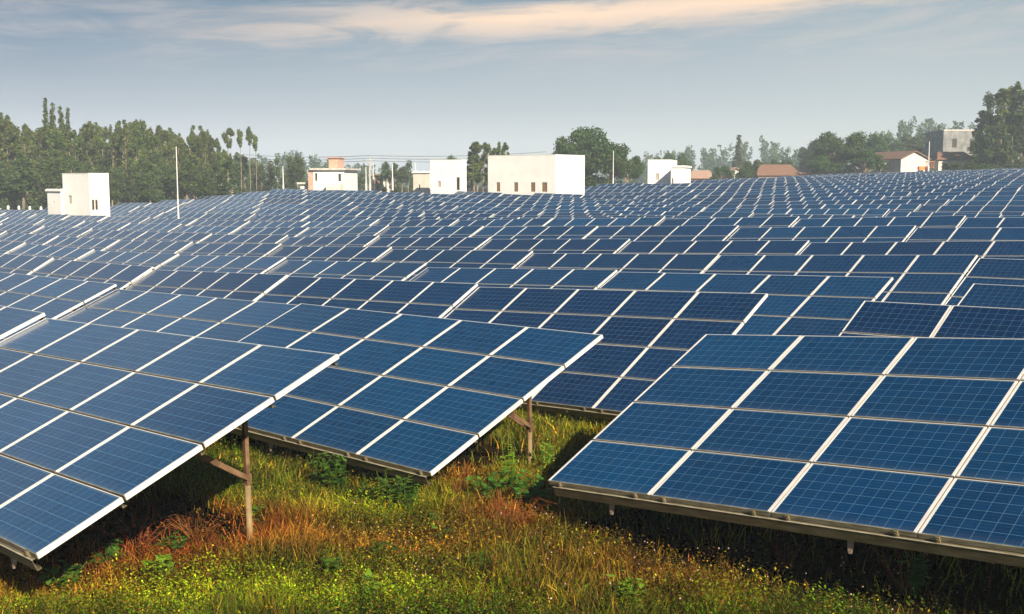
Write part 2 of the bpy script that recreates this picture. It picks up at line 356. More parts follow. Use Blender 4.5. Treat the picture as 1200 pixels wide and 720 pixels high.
for c in range(5):
    for r in range(4): panel_geo(b, (c - 2) * PX, -(r + .5) * PY + .01, TF, uvs=uvf, fm=2, dim=4)
rack_mesh(b, 3)
ME_FAR = b.mesh('solar_array', [M_GLASS, M_BACK, M_FRAME, M_POST, M_FRAMEDIM]); put_uv(ME_FAR, uvf)

def copy_tree(o, parent=None):
    c = o.copy(); C.objects.link(c)
    if parent is not None: c.parent = parent
    for ch in list(o.children): copy_tree(ch, c)
    return c

# ------------------------------------------------------------------ buildings' footprints (made later), to keep the rows clear of them
FOOT = []
def block_frame(px, py_top, py_base, Y, az_deg, pxl, pxr):
    """near corner at px; left face runs back to pxl, right face back to pxr. Returns corner, axes, lengths, heights"""
    c = at(px, py_top, Y); zt = c.z; a = R(az_deg); d = np.array([-math.cos(a), math.sin(a)]); e = np.array([math.sin(a), math.cos(a)])
    def solve(dd, tpx):
        t = (tpx - 600) / F; return (t * c.y - c.x) / (dd[0] - t * dd[1])
    LL = solve(d, pxl); RR = solve(e, pxr)
    return c, d, e, LL, RR, zt
BLK = {}
def reg(name, *a):
    c, d, e, LL, RR, zt = block_frame(*a); BLK[name] = (c, d, e, LL, RR, zt)
    P = np.array([c.x, c.y]); FOOT.append((P, d, e, LL, RR))
reg('big', 651, 181.5, 227, 148, 35, 572, 684.5)
reg('left', 104, 203.5, 250, 122, 36, 76.5, 130.5)
reg('left_annex', 71, 224.5, 250, 123.5, 36, 58, 77.5)
reg('mid', 541, 187.5, 220, 150, 25, 505, 547)
reg('mid_annex', 503, 203, 218, 158, 25, 485, 505)
reg('right', 786, 187.5, 212, 168, 15, 758, 792)
reg('right_annex', 803, 196.5, 210, 162, 15, 785, 808)
def clash(cx, cy):
    for P, d, e, LL, RR in FOOT:
        q = np.array([cx, cy]) - P; a = q @ d; b_ = q @ e
        if -3.6 < a < LL + 3.6 and -1.6 < b_ < RR + 2.8: return True
    return False

# ------------------------------------------------------------------ rows of tables
VROW = [7.97, 13.67, 19.4, 25.1, 30.7, 37.0, 43.7, 50.2]
while VROW[-1] < 236: VROW.append(VROW[-1] + 6.1)
UEND = [-10.77, -11.44, -11.97, -12.1, -12.4, -12.75, -11.8, -12.5]
uu = -12.5
while len(UEND) < len(VROW): uu -= .35; UEND.append(uu)
FARX = [-.46, -.366, -.214, -.092, .092, .2, .305, .46]; FARY = [150, 152, 166, 162, 175, 205, 228, 222]
EXACT = {(0, 0): ((-8.0164, 19.1035, -2.3442), (-2.0756, 13.2428, -2.0602)),
         (1, 0): ((-4.4867, 23.6279, -2.5851), (1.4573, 17.7651, -2.4497)),
         (1, 'r0'): ((2.9664, 17.0209, -2.3369), (8.8899, 11.1775, -1.6371))}
ORD = ['first', 'second', 'third', 'fourth', 'fifth', 'sixth', 'seventh', 'eighth', 'ninth', 'tenth', 'eleventh', 'twelfth', 'thirteenth', 'fourteenth', 'fifteenth', 'sixteenth']
tables = []
for k, V in enumerate(VROW):
    segs = []
    aisle = 1 <= k <= 3
    for j in range(-30, 60):
        ur = UEND[k] + j * 8.385
        if j > 0 and k <= 3: continue
        segs.append((j, ur - W, ur))
    if aisle:
        ul0 = {1: -9.84, 2: -9.9, 3: -10.2}[k]
        for j in range(0, 5): segs.append(('r%d' % j, ul0 + j * 8.385, ul0 + j * 8.385 + W))
    for j, ul, ur in segs:
        pl = ul * U2 + V * N2; pr = ur * U2 + V * N2
        if pr[1] < 2.5: continue
        lx, rx = pxof(*pl), pxof(*pr); cy = (pl[1] + pr[1]) / 2; cx = (pl[0] + pr[0]) / 2
        mg = 420 if k < 3 else 150 if k < 6 else 30
        if rx < -60 or lx > 1200 + mg: continue
        if max(pl[1], pr[1]) > np.interp(cx / cy, FARX, FARY): continue
        low = np.array([cx, cy]) - N2 * 1.8
        if clash(*low) or clash(*pl) or clash(*pr): continue
        if (k, j) in EXACT:
            PL, PR = (Vector(q) + Vector((0, 0, CZ)) for q in EXACT[(k, j)])
        else:
            jit = random.uniform(-.035, .035) if k < 8 else random.uniform(-.06, .06)
            rl = random.uniform(-.02, .02)
            PL = Vector((pl[0], pl[1], float(ztop(*pl)) + CZ + jit + rl - .045)); PR = Vector((pr[0], pr[1], float(ztop(*pr)) + CZ + jit - rl + .045))
        vis = rx > -10 and lx < 1210
        tables.append(dict(k=k, j=j, PL=PL, PR=PR, cx=cx, cy=cy, px=pxof(cx, cy), vis=vis))
tables.sort(key=lambda t: t['cy']); BEYOND = tables[300:]; tables = tables[:300]
print('TABLES', len(tables), 'visible', sum(t['vis'] for t in tables))

ROWTONE = {(0, False): 1.05, (1, False): 1.0, (1, True): .95, (2, False): .58, (2, True): .5, (3, False): .85, (3, True): .6, (4, False): .65, (5, False): .6}  # tint per row; differences in reflection are painted into the cell colour
ROWTILT = {(0, False): .5, (1, False): .3, (1, True): .3, (2, False): 6.3, (2, True): 8.0, (3, False): 2.8, (3, True): 3.5, (4, False): 4.3, (5, False): 3.5, (6, False): 3.5, (7, False): 3.0}
GRP = 'solar arrays set out in long parallel rows'
full = None; near_full = None
for k in range(len(VROW)):
    row = [t for t in tables if t['k'] == k]; row.sort(key=lambda t: -t['px'])
    nl = 0
    for t in row:
        M = table_frame(t['PL'], t['PR']); j = t['j']; rt = isinstance(j, str)
        dist = t['cy']
        if dist < 34:
            if full is None:
                full = build_full_table(); r = full
            else: r = copy_tree(full)
        elif dist < 80:
            r = bpy.data.objects.new('solar_array', None); C.objects.link(r)
            for c in range(5):
                for q in range(4): obj('solar_panel', ME_PANEL_MID, r, TF @ Matrix.Translation(((c - 2) * PX, -(q + .5) * PY + .01, 0)))
            obj('rack', ME_RACK, r)
        else:
            r = obj('solar_array', ME_FAR)
        r.matrix_basis = M; t['obj'] = r
        dt = 0 if (k, j) in EXACT else R(ROWTILT.get((k, rt), ROWTILT.get((k, False), 2.0 + 1.6 * math.sin(k * 1.7))) + random.uniform(-.6, .6))
        Q = Matrix.Translation((0, YT, ZTL)) @ Matrix.Rotation(dt, 4, 'X') @ Matrix.Translation((0, -YT, -ZTL))
        if len(r.children) == 0: r.matrix_basis = M @ Q
        else:
            for ch in r.children:
                cn = ch.name.split('.')[0]
                if cn in ('brace', 'post'):
                    yq, z0 = (-1.05, 1.40) if cn == 'brace' else (0, 1.74)
                    zt_ = (HP - (YT - yq) * math.tan(TILT + dt)) - (HP - (YT - yq) * math.tan(TILT)) + z0
                    ch.matrix_basis = ch.matrix_basis @ Matrix.Diagonal((1, 1, zt_ / z0, 1))
                elif cn != 'pile': ch.matrix_basis = Q @ ch.matrix_basis
        t['Q'] = Q
        q_ = ROWTONE.get((k, rt), random.uniform(.7, 1.1)) * random.uniform(.94, 1.06)
        for ch in ([r] + list(r.children)):
            qq = q_ * random.uniform(.9, 1.1); ch.color = (qq * .9, qq, qq ** .65, 1)
        rowname = 'nearest row' if k == 0 else ORD[k] + ' row' if k < 16 else ''
        if k <= 3:
            if rt: lab = f'solar array {ORD[int(j[1:])]} after the grassy aisle in the {rowname}'
            else: lab = f'solar array {ORD[min(-j, 15)]} back from the grassy aisle in the {rowname}'
            if (k, j) == (0, 0): lab = 'nearest solar array, its white rim above the red weeds and brown post'
            if (k, j) == (1, 0): lab = 'solar array with its low corner over green weeds beside the aisle'
            if (k, j) == (1, 'r0'): lab = 'large near solar array with long olive rail above dark grass'
        elif k <= 9 and nl < 16:
            lab = f'solar array {ORD[nl]} from the near end of the {rowname}'
        else:
            x = t['px']
            z_ = ('below the white cube building and its lean-to at the treeline' if x < 230 else 'between the tall white mast and the cream flat-roofed house' if x < 420 else
                  'in front of the mid-sized white block and its small annex' if x < 560 else 'in front of the big white building with four brown doors' if x < 700 else
                  'before the twin white huts and the large round tree' if x < 830 else 'before the brown tiled farmhouse' if x < 960 else 'before the gabled house and tall dark trees')
            pass
            lab = 'small solar array ' + z_
        nl += 1
        tag(r, lab, 'solar array', GRP)
if BEYOND:                                   # past three hundred: the farthest ones as one mass
    me0 = ME_FAR; nv = len(me0.vertices); co0 = np.empty(nv * 3); me0.vertices.foreach_get('co', co0); co0 = np.c_[co0.reshape(-1, 3), np.ones(nv)]
    nf = len(me0.polygons); lv = np.empty(len(me0.loops), int); me0.loops.foreach_get('vertex_index', lv); mi0 = np.empty(nf, int); me0.polygons.foreach_get('material_index', mi0)
    uv0 = np.empty(len(me0.loops) * 2); me0.uv_layers['cells'].data.foreach_get('uv', uv0)
    VV, QQ = [], []
    for i_, t in enumerate(BEYOND):
        VV.append((co0 @ np.array(table_frame(t['PL'], t['PR'])).T)[:, :3]); QQ.append(lv.reshape(-1, 4) + nv * i_)
    me = npmesh('far_solar_arrays', np.concatenate(VV), np.concatenate(QQ), list(me0.materials)); nb_ = len(BEYOND)
    me.polygons.foreach_set('material_index', np.tile(mi0, nb_)); ul = me.uv_layers.new(name='cells'); ul.data.foreach_set('uv', np.tile(uv0, nb_))
    tag(obj('far_solar_arrays', me), 'farthest solar arrays massed below the farmhouses', kind='stuff')
for t in tables:
    if (t['k'], t['j']) in ((0, 0), (1, 0), (1, 'r0'), (0, -1), (1, -1), (2, 0)): add_clamps(t['obj'], t['Q'])

# ------------------------------------------------------------------ white buildings
def block(name, key, label, cat, H, slab=False, mat=M_WHITE, group=None):
    c, d, e, LL, RR, zt = BLK[key]; g0 = zt - H
    # local frame: x = along the left face (away from near corner), y = along the right face
    M = Matrix(((d[0], e[0], 0, c.x), (d[1], e[1], 0, c.y), (0, 0, 1, g0), (0, 0, 0, 1)))
    r = bpy.data.objects.new(name, None); C.objects.link(r); r.matrix_basis = M; tag(r, label, cat, group)
    return r, LL, RR
def wall_with_openings(b, L, H, ops, y0=0.0, t=.22, axis='x', mi=0, W_=None):
    """thin-walled face in the x-z plane at y=y0 (outer), openings (x0,x1,z0,z1) cut through by strips"""
    xs = sorted({0, L, *[o[0] for o in ops], *[o[1] for o in ops]}); zs = sorted({0, H, *[o[2] for o in ops], *[o[3] for o in ops]})
    for i in range(len(xs) - 1):
        for k in range(len(zs) - 1):
            mx, mz = (xs[i] + xs[i+1]) / 2, (zs[k] + zs[k+1]) / 2
            if any(o[0] < mx < o[1] and o[2] < mz < o[3] for o in ops): continue
            if axis == 'x': b.box(xs[i], xs[i+1], y0, y0 + t, zs[k], zs[k+1], mi)
            else: b.box(y0, y0 + t, xs[i], xs[i+1], zs[k], zs[k+1], mi)
def shell(r, LL, RR, H, opsL, opsR, mat, parapet=.35):
    b = MB(); t = .22
    wall_with_openings(b, LL, H, opsL, 0, t, 'x')
    b2 = MB(); wall_with_openings(b2, RR - 2*t, H, opsR, 0, t, 'y')
    b.add([(x, y + t, z) for x, y, z in b2.v], b2.f)
    b.box(LL - t, LL, t, RR - t, 0, H); b.box(0, LL, RR - t, RR, 0, H)
    w = obj('wall', b.mesh('wall', mat), r)
    b = MB(); b.box(t + .003, LL - t - .003, t + .003, RR - t - .003, H - parapet - .15, H - parapet); obj('roof', b.mesh('roof', M_SLAB), r)
    b = MB(); b.box(-.03, LL + .03, -.03, .19, H + .002, H + .05); b.box(-.03, .19, .19, RR + .03, H + .002, H + .05); b.box(LL - .19, LL + .03, .19, RR + .03, H + .002, H + .05); b.box(.19, LL - .19, RR - .19, RR + .03, H + .002, H + .05)
    obj('coping', b.mesh('coping', mat), r)
    return w
def door(r, x0, x1, z0, z1, axis, mat=M_DOOR, two=False, name='door'):
    b = MB(); f = MB()
    def bx(bb, a0, a1, d0, d1, c0, c1):
        if axis == 'x': bb.box(a0, a1, d0, d1, c0, c1)
        else: bb.box(d0, d1, a0, a1, c0, c1)
    bx(b, x0 + .05, x1 - .05, .10, .14, z0, z1 - .05)
    dr = obj(name, b.mesh(name, mat), r)
    bx(f, x0 + .002, x0 + .05, .06, .16, z0, z1 - .002); bx(f, x1 - .05, x1 - .002, .06, .16, z0, z1 - .002); bx(f, x0 + .05, x1 - .05, .06, .16, z1 - .05, z1 - .002)
    if two: bx(f, (x0 + x1) / 2 - .08, (x0 + x1) / 2 + .08, .05, .09, z0, z1 - .05)
    obj('frame', f.mesh('frame', M_WHITE2 if two else M_GRILLE), dr)
def door_e(r, y0, y1, z0, z1):               # dark double window in a right face
    b = MB(); b.box(.12, .15, y0 + .04, y1 - .04, z0, z1); dr = obj('window', b.mesh('window', M_DARKW), r)
    b = MB()
    for a in (y0 + .002, (y0 + y1) / 2 - .06, y1 - .062): b.box(.05, .11, a, a + .06 * (2 if a == (y0 + y1) / 2 - .06 else 1), z0, z1)
    b.box(.05, .11, y0 + .07, y1 - .07, z1 - .06, z1 - .002); obj('frame', b.mesh('frame', M_WHITE2), dr)
def fr(r, LL, tpx, key):                     # fraction along the left face at which px is seen
    c, d, e, L_, R_, zt = BLK[key]; t = (tpx - 600) / F; return (t * c.y - c.x) / (d[0] - t * d[1])
def fe(tpx, key):
    c, d, e, L_, R_, zt = BLK[key]; t = (tpx - 600) / F; return (t * c.y - c.x) / (e[0] - t * e[1])
H = 7.6; r, LL, RR = block('transformer_building', 'big', 'long white flat-roofed building with four brown door openings', 'building', H)
ops = []
for a, b_ in ((641, 634.5), (627, 621.5), (607, 602), (586, 581.5)):
    x0, x1 = fr(r, LL, a, 'big'), fr(r, LL, b_, 'big'); ops.append((x0, x1, 2.75, 4.0))
shell(r, LL, RR, H, ops, [], M_WHITE)
for o in ops: door(r, *o, 'x')
H = 7.0; r, LL, RR = block('inverter_building', 'left', 'white cube building with a dark double window beside tall eucalyptus', 'building', H)
xg = fr(r, LL, 86.5, 'left'), fr(r, LL, 82.5, 'left'); yr = fe(109.5, 'left'), fe(117.5, 'left')
opsL = [(xg[0], xg[1], 3.7, 4.6)]; opsR = [(yr[0] - .22, yr[1] - .22, 3.05, 4.2)]
shell(r, LL, RR, H, opsL, opsR, M_WHITE)
door(r, xg[0], xg[1], 3.7, 4.6, 'x', M_GRILLE, name='window'); door_e(r, yr[0], yr[1], 3.05, 4.2)
def annex(key, label, H, name='equipment_shed', win=None, side='x', cat='shed', mat=M_WHITE2):
    r, LL, RR = block(name, key, label, cat, H)
    ops = []
    if win and side == 'x': ops = [(fr(r, LL, win[0], key), fr(r, LL, win[1], key), win[2], win[3])]
    b = MB(); wall_with_openings(b, LL, H, ops, 0, .2, 'x'); b.box(0, .2, .2, RR, 0, H); b.box(LL - .2, LL, .2, RR, 0, H); b.box(.2, LL - .2, RR - .2, RR, 0, H)
    obj('wall', b.mesh('wall', mat), r)
    b = MB(); b.box(-.16, LL + .16, -.16, RR + .1, H + .003, H + .2); b.box(-.08, LL + .08, -.08, RR, H + .2, H + .27); obj('roof', b.mesh('roof', M_WHITE), r)
    for o in ops: door(r, *o, 'x', M_DARKW, name='window')
    return r
annex('left_annex', 'low cream lean-to with slab roof against the white cube building', 5.2, win=(65.5, 64, 3.6, 4.1), mat=M_WHITE)
H = 7.0; r, LL, RR = block('switchgear_building', 'mid', 'plain white block with one narrow dark door, tree tuft above its roof', 'building', H)
o1 = (fr(r, LL, 539, 'mid'), fr(r, LL, 535, 'mid'), 3.0, 4.7); o2 = (fr(r, LL, 517, 'mid'), fr(r, LL, 513.5, 'mid'), 3.4, 4.2)
o1, o2 = [(a, b_, c_, d_) for a, b_, c_, d_ in (o1, o2)]
shell(r, LL, RR, H, [o1, o2], [], M_WHITE); door(r, *o1, 'x', M_DARKW); door(r, *o2, 'x', M_GRILLE, name='window')
annex('mid_annex', 'small cream shed with slab roof beside the plain white block', 5.6, win=(493, 491, 3.2, 4.0))
H = 6.6; r, LL, RR = block('pump_building', 'right', 'white block with a lower annex, right of the large round tree', 'building', H)
o1 = (fr(r, LL, 771, 'right'), fr(r, LL, 767, 'right'), 3.6, 4.6)
shell(r, LL, RR, H, [o1], [], M_WHITE); door(r, *o1, 'x', M_GRILLE, name='window')
annex('right_annex', 'low white annex with slab roof and dark slit in front of the white block', 5.4, win=(788, 786, 2.3, 3.9), mat=M_WHITE)

# ------------------------------------------------------------------ masts, poles, wires
def mast(px, ytop, ybase, Y, rad, label, mat=M_POLE, name='lightning_mast', cat='mast', arm=False, group=None, below=1.6):
    base = at(px, ybase, Y); top = at(px, ytop, Y); g = base.z - below; h = top.z - g
    r = bpy.data.objects.new(name, None); C.objects.link(r); r.location = (base.x, Y, g); tag(r, label, cat, group)
    b = MB(); b.tube([(0,0,0),(0,0,h*.5),(0,0,h)], [rad, rad*.8, rad*.55], 8); obj('pole', b.mesh('pole', mat), r)
    b = MB(); b.tube([(0,0,0),(0,0,below*.9),(0,0,below+.35)], [rad*1.5, rad*1.4, rad*1.05], 10); obj('base', b.mesh('base', mat), r)
    if arm:
        b = MB(); b.box(-1.0, 1.0, -.06, .06, h-.7, h-.58); b.box(-.7, .7, -.05, .05, h-1.5, h-1.4)
        for q in (-.9, -.45, .45, .9): b.tube([(q,0,h-.58),(q,0,h-.4)], .05, 6)
        obj('crossarm', b.mesh('crossarm', M_CPOLE), r)
    return r, Vector((base.x, Y, g + h))
mast(209, 172, 251, 108, .06, 'tall white mast rising from the panels before the left treeline')
mast(718.5, 177, 212, 172, .075, 'thin white mast in front of the large round tree')
mast(332, 195, 219, 178, .10, 'white lamp pole among poplars near the flat-roofed house', name='lamp_pole', cat='lamp pole')
mast(460, 192, 212, 190, .10, 'short white pole beside dark conifers', name='lamp_pole', cat='lamp pole')
mast(1088, 166, 196, 231, .12, 'thin pale pole in front of the gabled house', name='lamp_pole', cat='lamp pole')
mast(487, 190, 203, 185, .08, 'thin white pole above the small cream shed', name='lamp_pole', cat='lamp pole')
tips = []
for px, lab in ((429, 'pale utility pole, shortest of the three close together'), (433.5, 'pale utility pole with crossarm, tallest of the three'), (437.5, 'pale utility pole nearest the pink house')):
    r, tp = mast(px, {429: 196, 433.5: 184, 437.5: 190}[px], 217, 200 + (px - 429) * 2, .16, lab, M_CPOLE, 'utility_pole', 'utility pole', arm=(px == 433.5)); tips.append(tp)
for i, (ya, yb, yc) in enumerate(((181, 184.5, 178), (185, 187.5, 182.5), (188, 190.5, 186))):
    A = at(285, ya, 260); B = at(433.5, yb - 2, 207); D = at(640, yc, 230)
    b = MB(); pts = []
    for P, Q in ((A, B), (B, D)):
        for s in range(13):
            t = s / 12; q = P.lerp(Q, t); q.z -= 1.3 * 4 * t * (1 - t) * .35; pts.append(q)
    pts.pop(12); b.tube(pts, .045, 4)
    tag(obj('power_cable', b.mesh('power_cable', M_WIRE)), ('topmost', 'middle', 'lowest')[i] + ' power cable strung across the sky past the utility poles', 'power cable', 'power cables on the utility poles')

# ------------------------------------------------------------------ village houses
def house(name, px0, px1, ytop, yg, Y, depth, label, mats, kind='flat', wins=(), turn=0, cat='house', below=4.0, over=.5):
    """box whose front spans px0..px1, wall top at ytop; turned about z"""
    if px0 > 800 and Y < 300: Y = Y * 1.12 + 2
    A = at(px0, ytop, Y); B = at(px1, ytop, Y); w = (B.x - A.x); zt = A.z; g = at(px0, yg, Y).z - below; H = zt - g
    r = bpy.data.objects.new(name, None); C.objects.link(r); r.location = (A.x, Y, g); r.rotation_euler.z = R(turn); w /= math.cos(R(turn)); tag(r, label, cat)
    wm, rm = mats
    b = MB(); ops = [(f0 * w, f1 * w, H - z1, H - z0) for f0, f1, z0, z1 in wins]
    wall_with_openings(b, w, H, ops, 0, .25, 'x'); b.box(0, .25, .25, depth, 0, H); b.box(w - .25, w, .25, depth, 0, H); b.box(.25, w - .25, depth - .25, depth, 0, H)
    if kind == 'gable':                      # gable faces the viewer
        rise = zt * 0 + w * .24
        b.add([(0,0,H),(w,0,H),(w/2,0,H+rise),(0,.25,H),(w,.25,H),(w/2,.25,H+rise)], [(0,1,2),(5,4,3),(0,2,5,3),(1,4,5,2)])
    obj('wall', b.mesh('wall', wm), r)
    b = MB()
    if kind == 'flat': b.box(-over, w + over, -over, depth + .3, H + .003, H + .3)
    elif kind == 'gable':
        rise = w * .24
        for s in (0, 1):
            x0, x1 = (-.5, w / 2) if s == 0 else (w + .5, w / 2); z0 = H - .5 * .48
            b.add([(x0,-.5,z0),(x1,-.5,H+rise),(x1,depth,H+rise),(x0,depth,z0),(x0,-.5,z0+.2),(x1,-.5,H+rise+.2),(x1,depth,H+rise+.2),(x0,depth,z0+.2)],
                  [(0,1,2,3),(7,6,5,4),(0,4,5,1),(1,5,6,2),(2,6,7,3),(3,7,4,0)])
    elif kind == 'ridge':                    # ridge runs along x, hipped a little at the ends
        rise = depth * .3
        b.add([(-.5,-.5,H),(w+.5,-.5,H),(w+.5,depth+.5,H),(-.5,depth+.5,H),(w*.0+.8,depth/2,H+rise),(w-.8,depth/2,H+rise),(-.5,-.5,H+.15),(w+.5,-.5,H+.15)],
              [(3,2,1,0),(6,7,5,4),(0,1,7,6),(1,2,5,7),(2,3,4,5),(3,0,6,4)])
    rf = obj('roof', b.mesh('roof', rm), r)
    for o in ops: door(r, *o, 'x', M_DARKW, name='window')
    return r, w, H, rf
# flat-roofed pale house with stair tower
r, w, H, rf = house('farm_house', 367, 404, 199.5, 218, 188, 8, 'pale flat-roofed house with a pink brick stair tower on top', (M_WHITE, M_SLAB), 'flat', ((.80, .9, .6, 1.9), (.05, .13, .5, 1.8)), turn=-8)
b = MB(); b.box(w*.42, w*.72, 1.5, 5, H + .3, H + 2.0); b.box(w*.38, w*.76, 1.2, 5.3, H + 2.0, H + 2.15); obj('stair_tower', b.mesh('stair_tower', M_PINK), r)
b = MB(); b.box(w*.5, w*.98, -1.6, -.01, H - 3.3, H - 2.2); obj('balcony', b.mesh('balcony', M_WHITE2), r)
b = MB(); b.box(-.9, -.003, 0, 6, 0, H - .01); obj('side_wall', b.mesh('side_wall', M_PINK), r)
house('village_house', 437, 447, 206, 216, 240, 7, 'small pink gabled house behind the utility poles', (M_PINK, M_TILE2), 'flat', ((.3, .5, .8, 1.8),))
house('village_house', 449, 456, 208, 214, 235, 7, 'tiny cream gabled house beside the pink one', (M_WHITE2, M_TILE2), 'gable')
house('village_house', 352, 366, 216, 219, 190, 5, 'low cream wall-like hut left of the flat-roofed house', (M_WHITE2, M_SLAB), 'flat')
house('village_house', 248, 262, 211, 223, 178, 6, 'half-hidden beige ruin in front of the tall eucalyptus treeline', (M_WHITE2, M_SLAB), 'flat', ((.5, .7, 1.0, 1.9),))
house('village_house', 809, 838, 209.5, 212, 214, 6, 'long low house with faded pink roof behind the white annex', (M_PINK, M_TILE2), 'ridge')
house('village_house', 856, 868, 200, 209, 222, 7, 'narrow cream gabled house between two round bushes', (M_WHITE2, M_TILE2), 'gable')
house('village_house', 889, 936, 206, 208, 212, 8, 'farmhouse with wide brown tiled roof among dark shrubs', (M_PINK, M_TILE), 'ridge')
house('village_house', 938, 954, 204, 206, 218, 7, 'reddish tiled cottage adjoining the brown roofed farmhouse', (M_PINK, M_TILE2), 'ridge')
house('village_house', 1056, 1090, 186, 200, 212, 16, 'cream gabled house with brown tiled roof near the concrete block', (M_WHITE2, M_TILE), 'gable', turn=12)
house('concrete_house', 1106, 1143, 153.5, 190, 236, 10, 'unfinished grey concrete house with dark square windows', (M_GREYC, M_SLAB), 'flat', ((.28, .45, 1.8, 3.9), (.86, .99, 1.8, 3.9)), turn=4, cat='house', over=.04)
house('village_house', 1100, 1140, 187.5, 197, 214, 6, 'low cream house with brown roof below the concrete block', (M_WHITE2, M_TILE), 'ridge', ((.1, .3, .8, 2.0),))
house('village_house', 1032, 1054, 193, 200, 216, 6, 'low broken cream farm wall beside the round dark tree', (M_WHITE2, M_SLAB), 'flat', ((.2, .35, .3, .9), (.6, .75, .3, .9)))
# small orange tractor by the gabled house
o = at(1085, 198, 232); tr = bpy.data.objects.new('tractor', None); C.objects.link(tr); tr.location = (o.x, 232, o.z - 1.2); tag(tr, 'small orange tractor parked before the gabled house', 'tractor')
b = MB(); b.box(-1.5, .2, -.45, .45, .9, 1.7); b.box(-1.6, -1.45, -.4, .4, 1.0, 1.6); b.box(.2, 1.5, -.7, .7, .9, 1.5); obj('body', b.mesh('body', M_ORANGE), tr)
b = MB()
for x in (.25, 1.35):
    for y in (-.6, .6): b.tube([(x, y, 1.5), (x, y, 2.6)], .05, 6)
b.box(.05, 1.55, -.75, .75, 2.6, 2.7); obj('canopy', b.mesh('canopy', M_ORANGE), tr)
for x, rr in ((-1.1, .45), (.9, .75)):
    for y in (-.85, .6):
        b = MB(); b.tube([(x, y, rr), (x, y + .25, rr)], rr, 16); obj('wheel', b.mesh('wheel', M_RUBBER), tr)
# boundary wall with white caps, far left
A = at(-20, 243, 152); B = at(56, 246, 140)
A.z = float(G(A.x, A.y)); B.z = float(G(B.x, B.y))
ang = math.atan2(B.y - A.y, B.x - A.x); Lw = (B - A).length
r = bpy.data.objects.new('boundary_wall', None); C.objects.link(r); r.location = A; r.rotation_euler.z = ang; tag(r, 'low grey boundary wall with white caps under the tall trees', 'wall')
b = MB(); b.box(0, Lw, 0, .24, 0, 2.0); obj('wall', b.mesh('wall', M_GREYC), r)
for i in range(6):
    x = 1.2 + i * (Lw - 2) / 5.4
    b = MB(); b.tube([(x,.12,2.0),(x,.12,2.25),(x,.12,2.5),(x,.12,2.62)], [.08,.17,.14,.04], 10); obj('cap', b.mesh('cap', M_WHITE), r)

# ------------------------------------------------------------------ trees
def leaves(cl, n, size, rs, flat=.0, aspect=1.0, fuzz=.12):
    """cl: list of (centre, (rx,ry,rz), weight) -> quads scattered through the clumps, denser to the outside"""
    w = np.array([c[2] for c in cl], float); w /= w.sum(); k = rs.choice(len(cl), n, p=w)
    cen = np.array([c[0] for c in cl])[k]; rad = np.array([c[1] for c in cl])[k]
    d = rs.normal(size=(n, 3)); d /= np.linalg.norm(d, axis=1, keepdims=True)
    rr = rs.uniform(.25, 1.0, (n, 1)) ** .5 * (1 + rs.normal(0, fuzz, (n, 1)))
    p = cen + d * rr * rad
    a = rs.normal(size=(n, 3)); a /= np.linalg.norm(a, axis=1, keepdims=True)
    bb = np.cross(a, d + rs.normal(0, .6, (n, 3))); bb /= np.maximum(np.linalg.norm(bb, axis=1, keepdims=True), 1e-6)
    s = size * rs.uniform(.55, 1.25, (n, 1))
    a *= s * aspect; bb *= s * .55
    v = np.stack([p - a, p - bb * .9 + a * .1, p + a, p + bb], 1).reshape(-1, 3)
    q = np.arange(n * 4).reshape(n, 4)
    return v, q
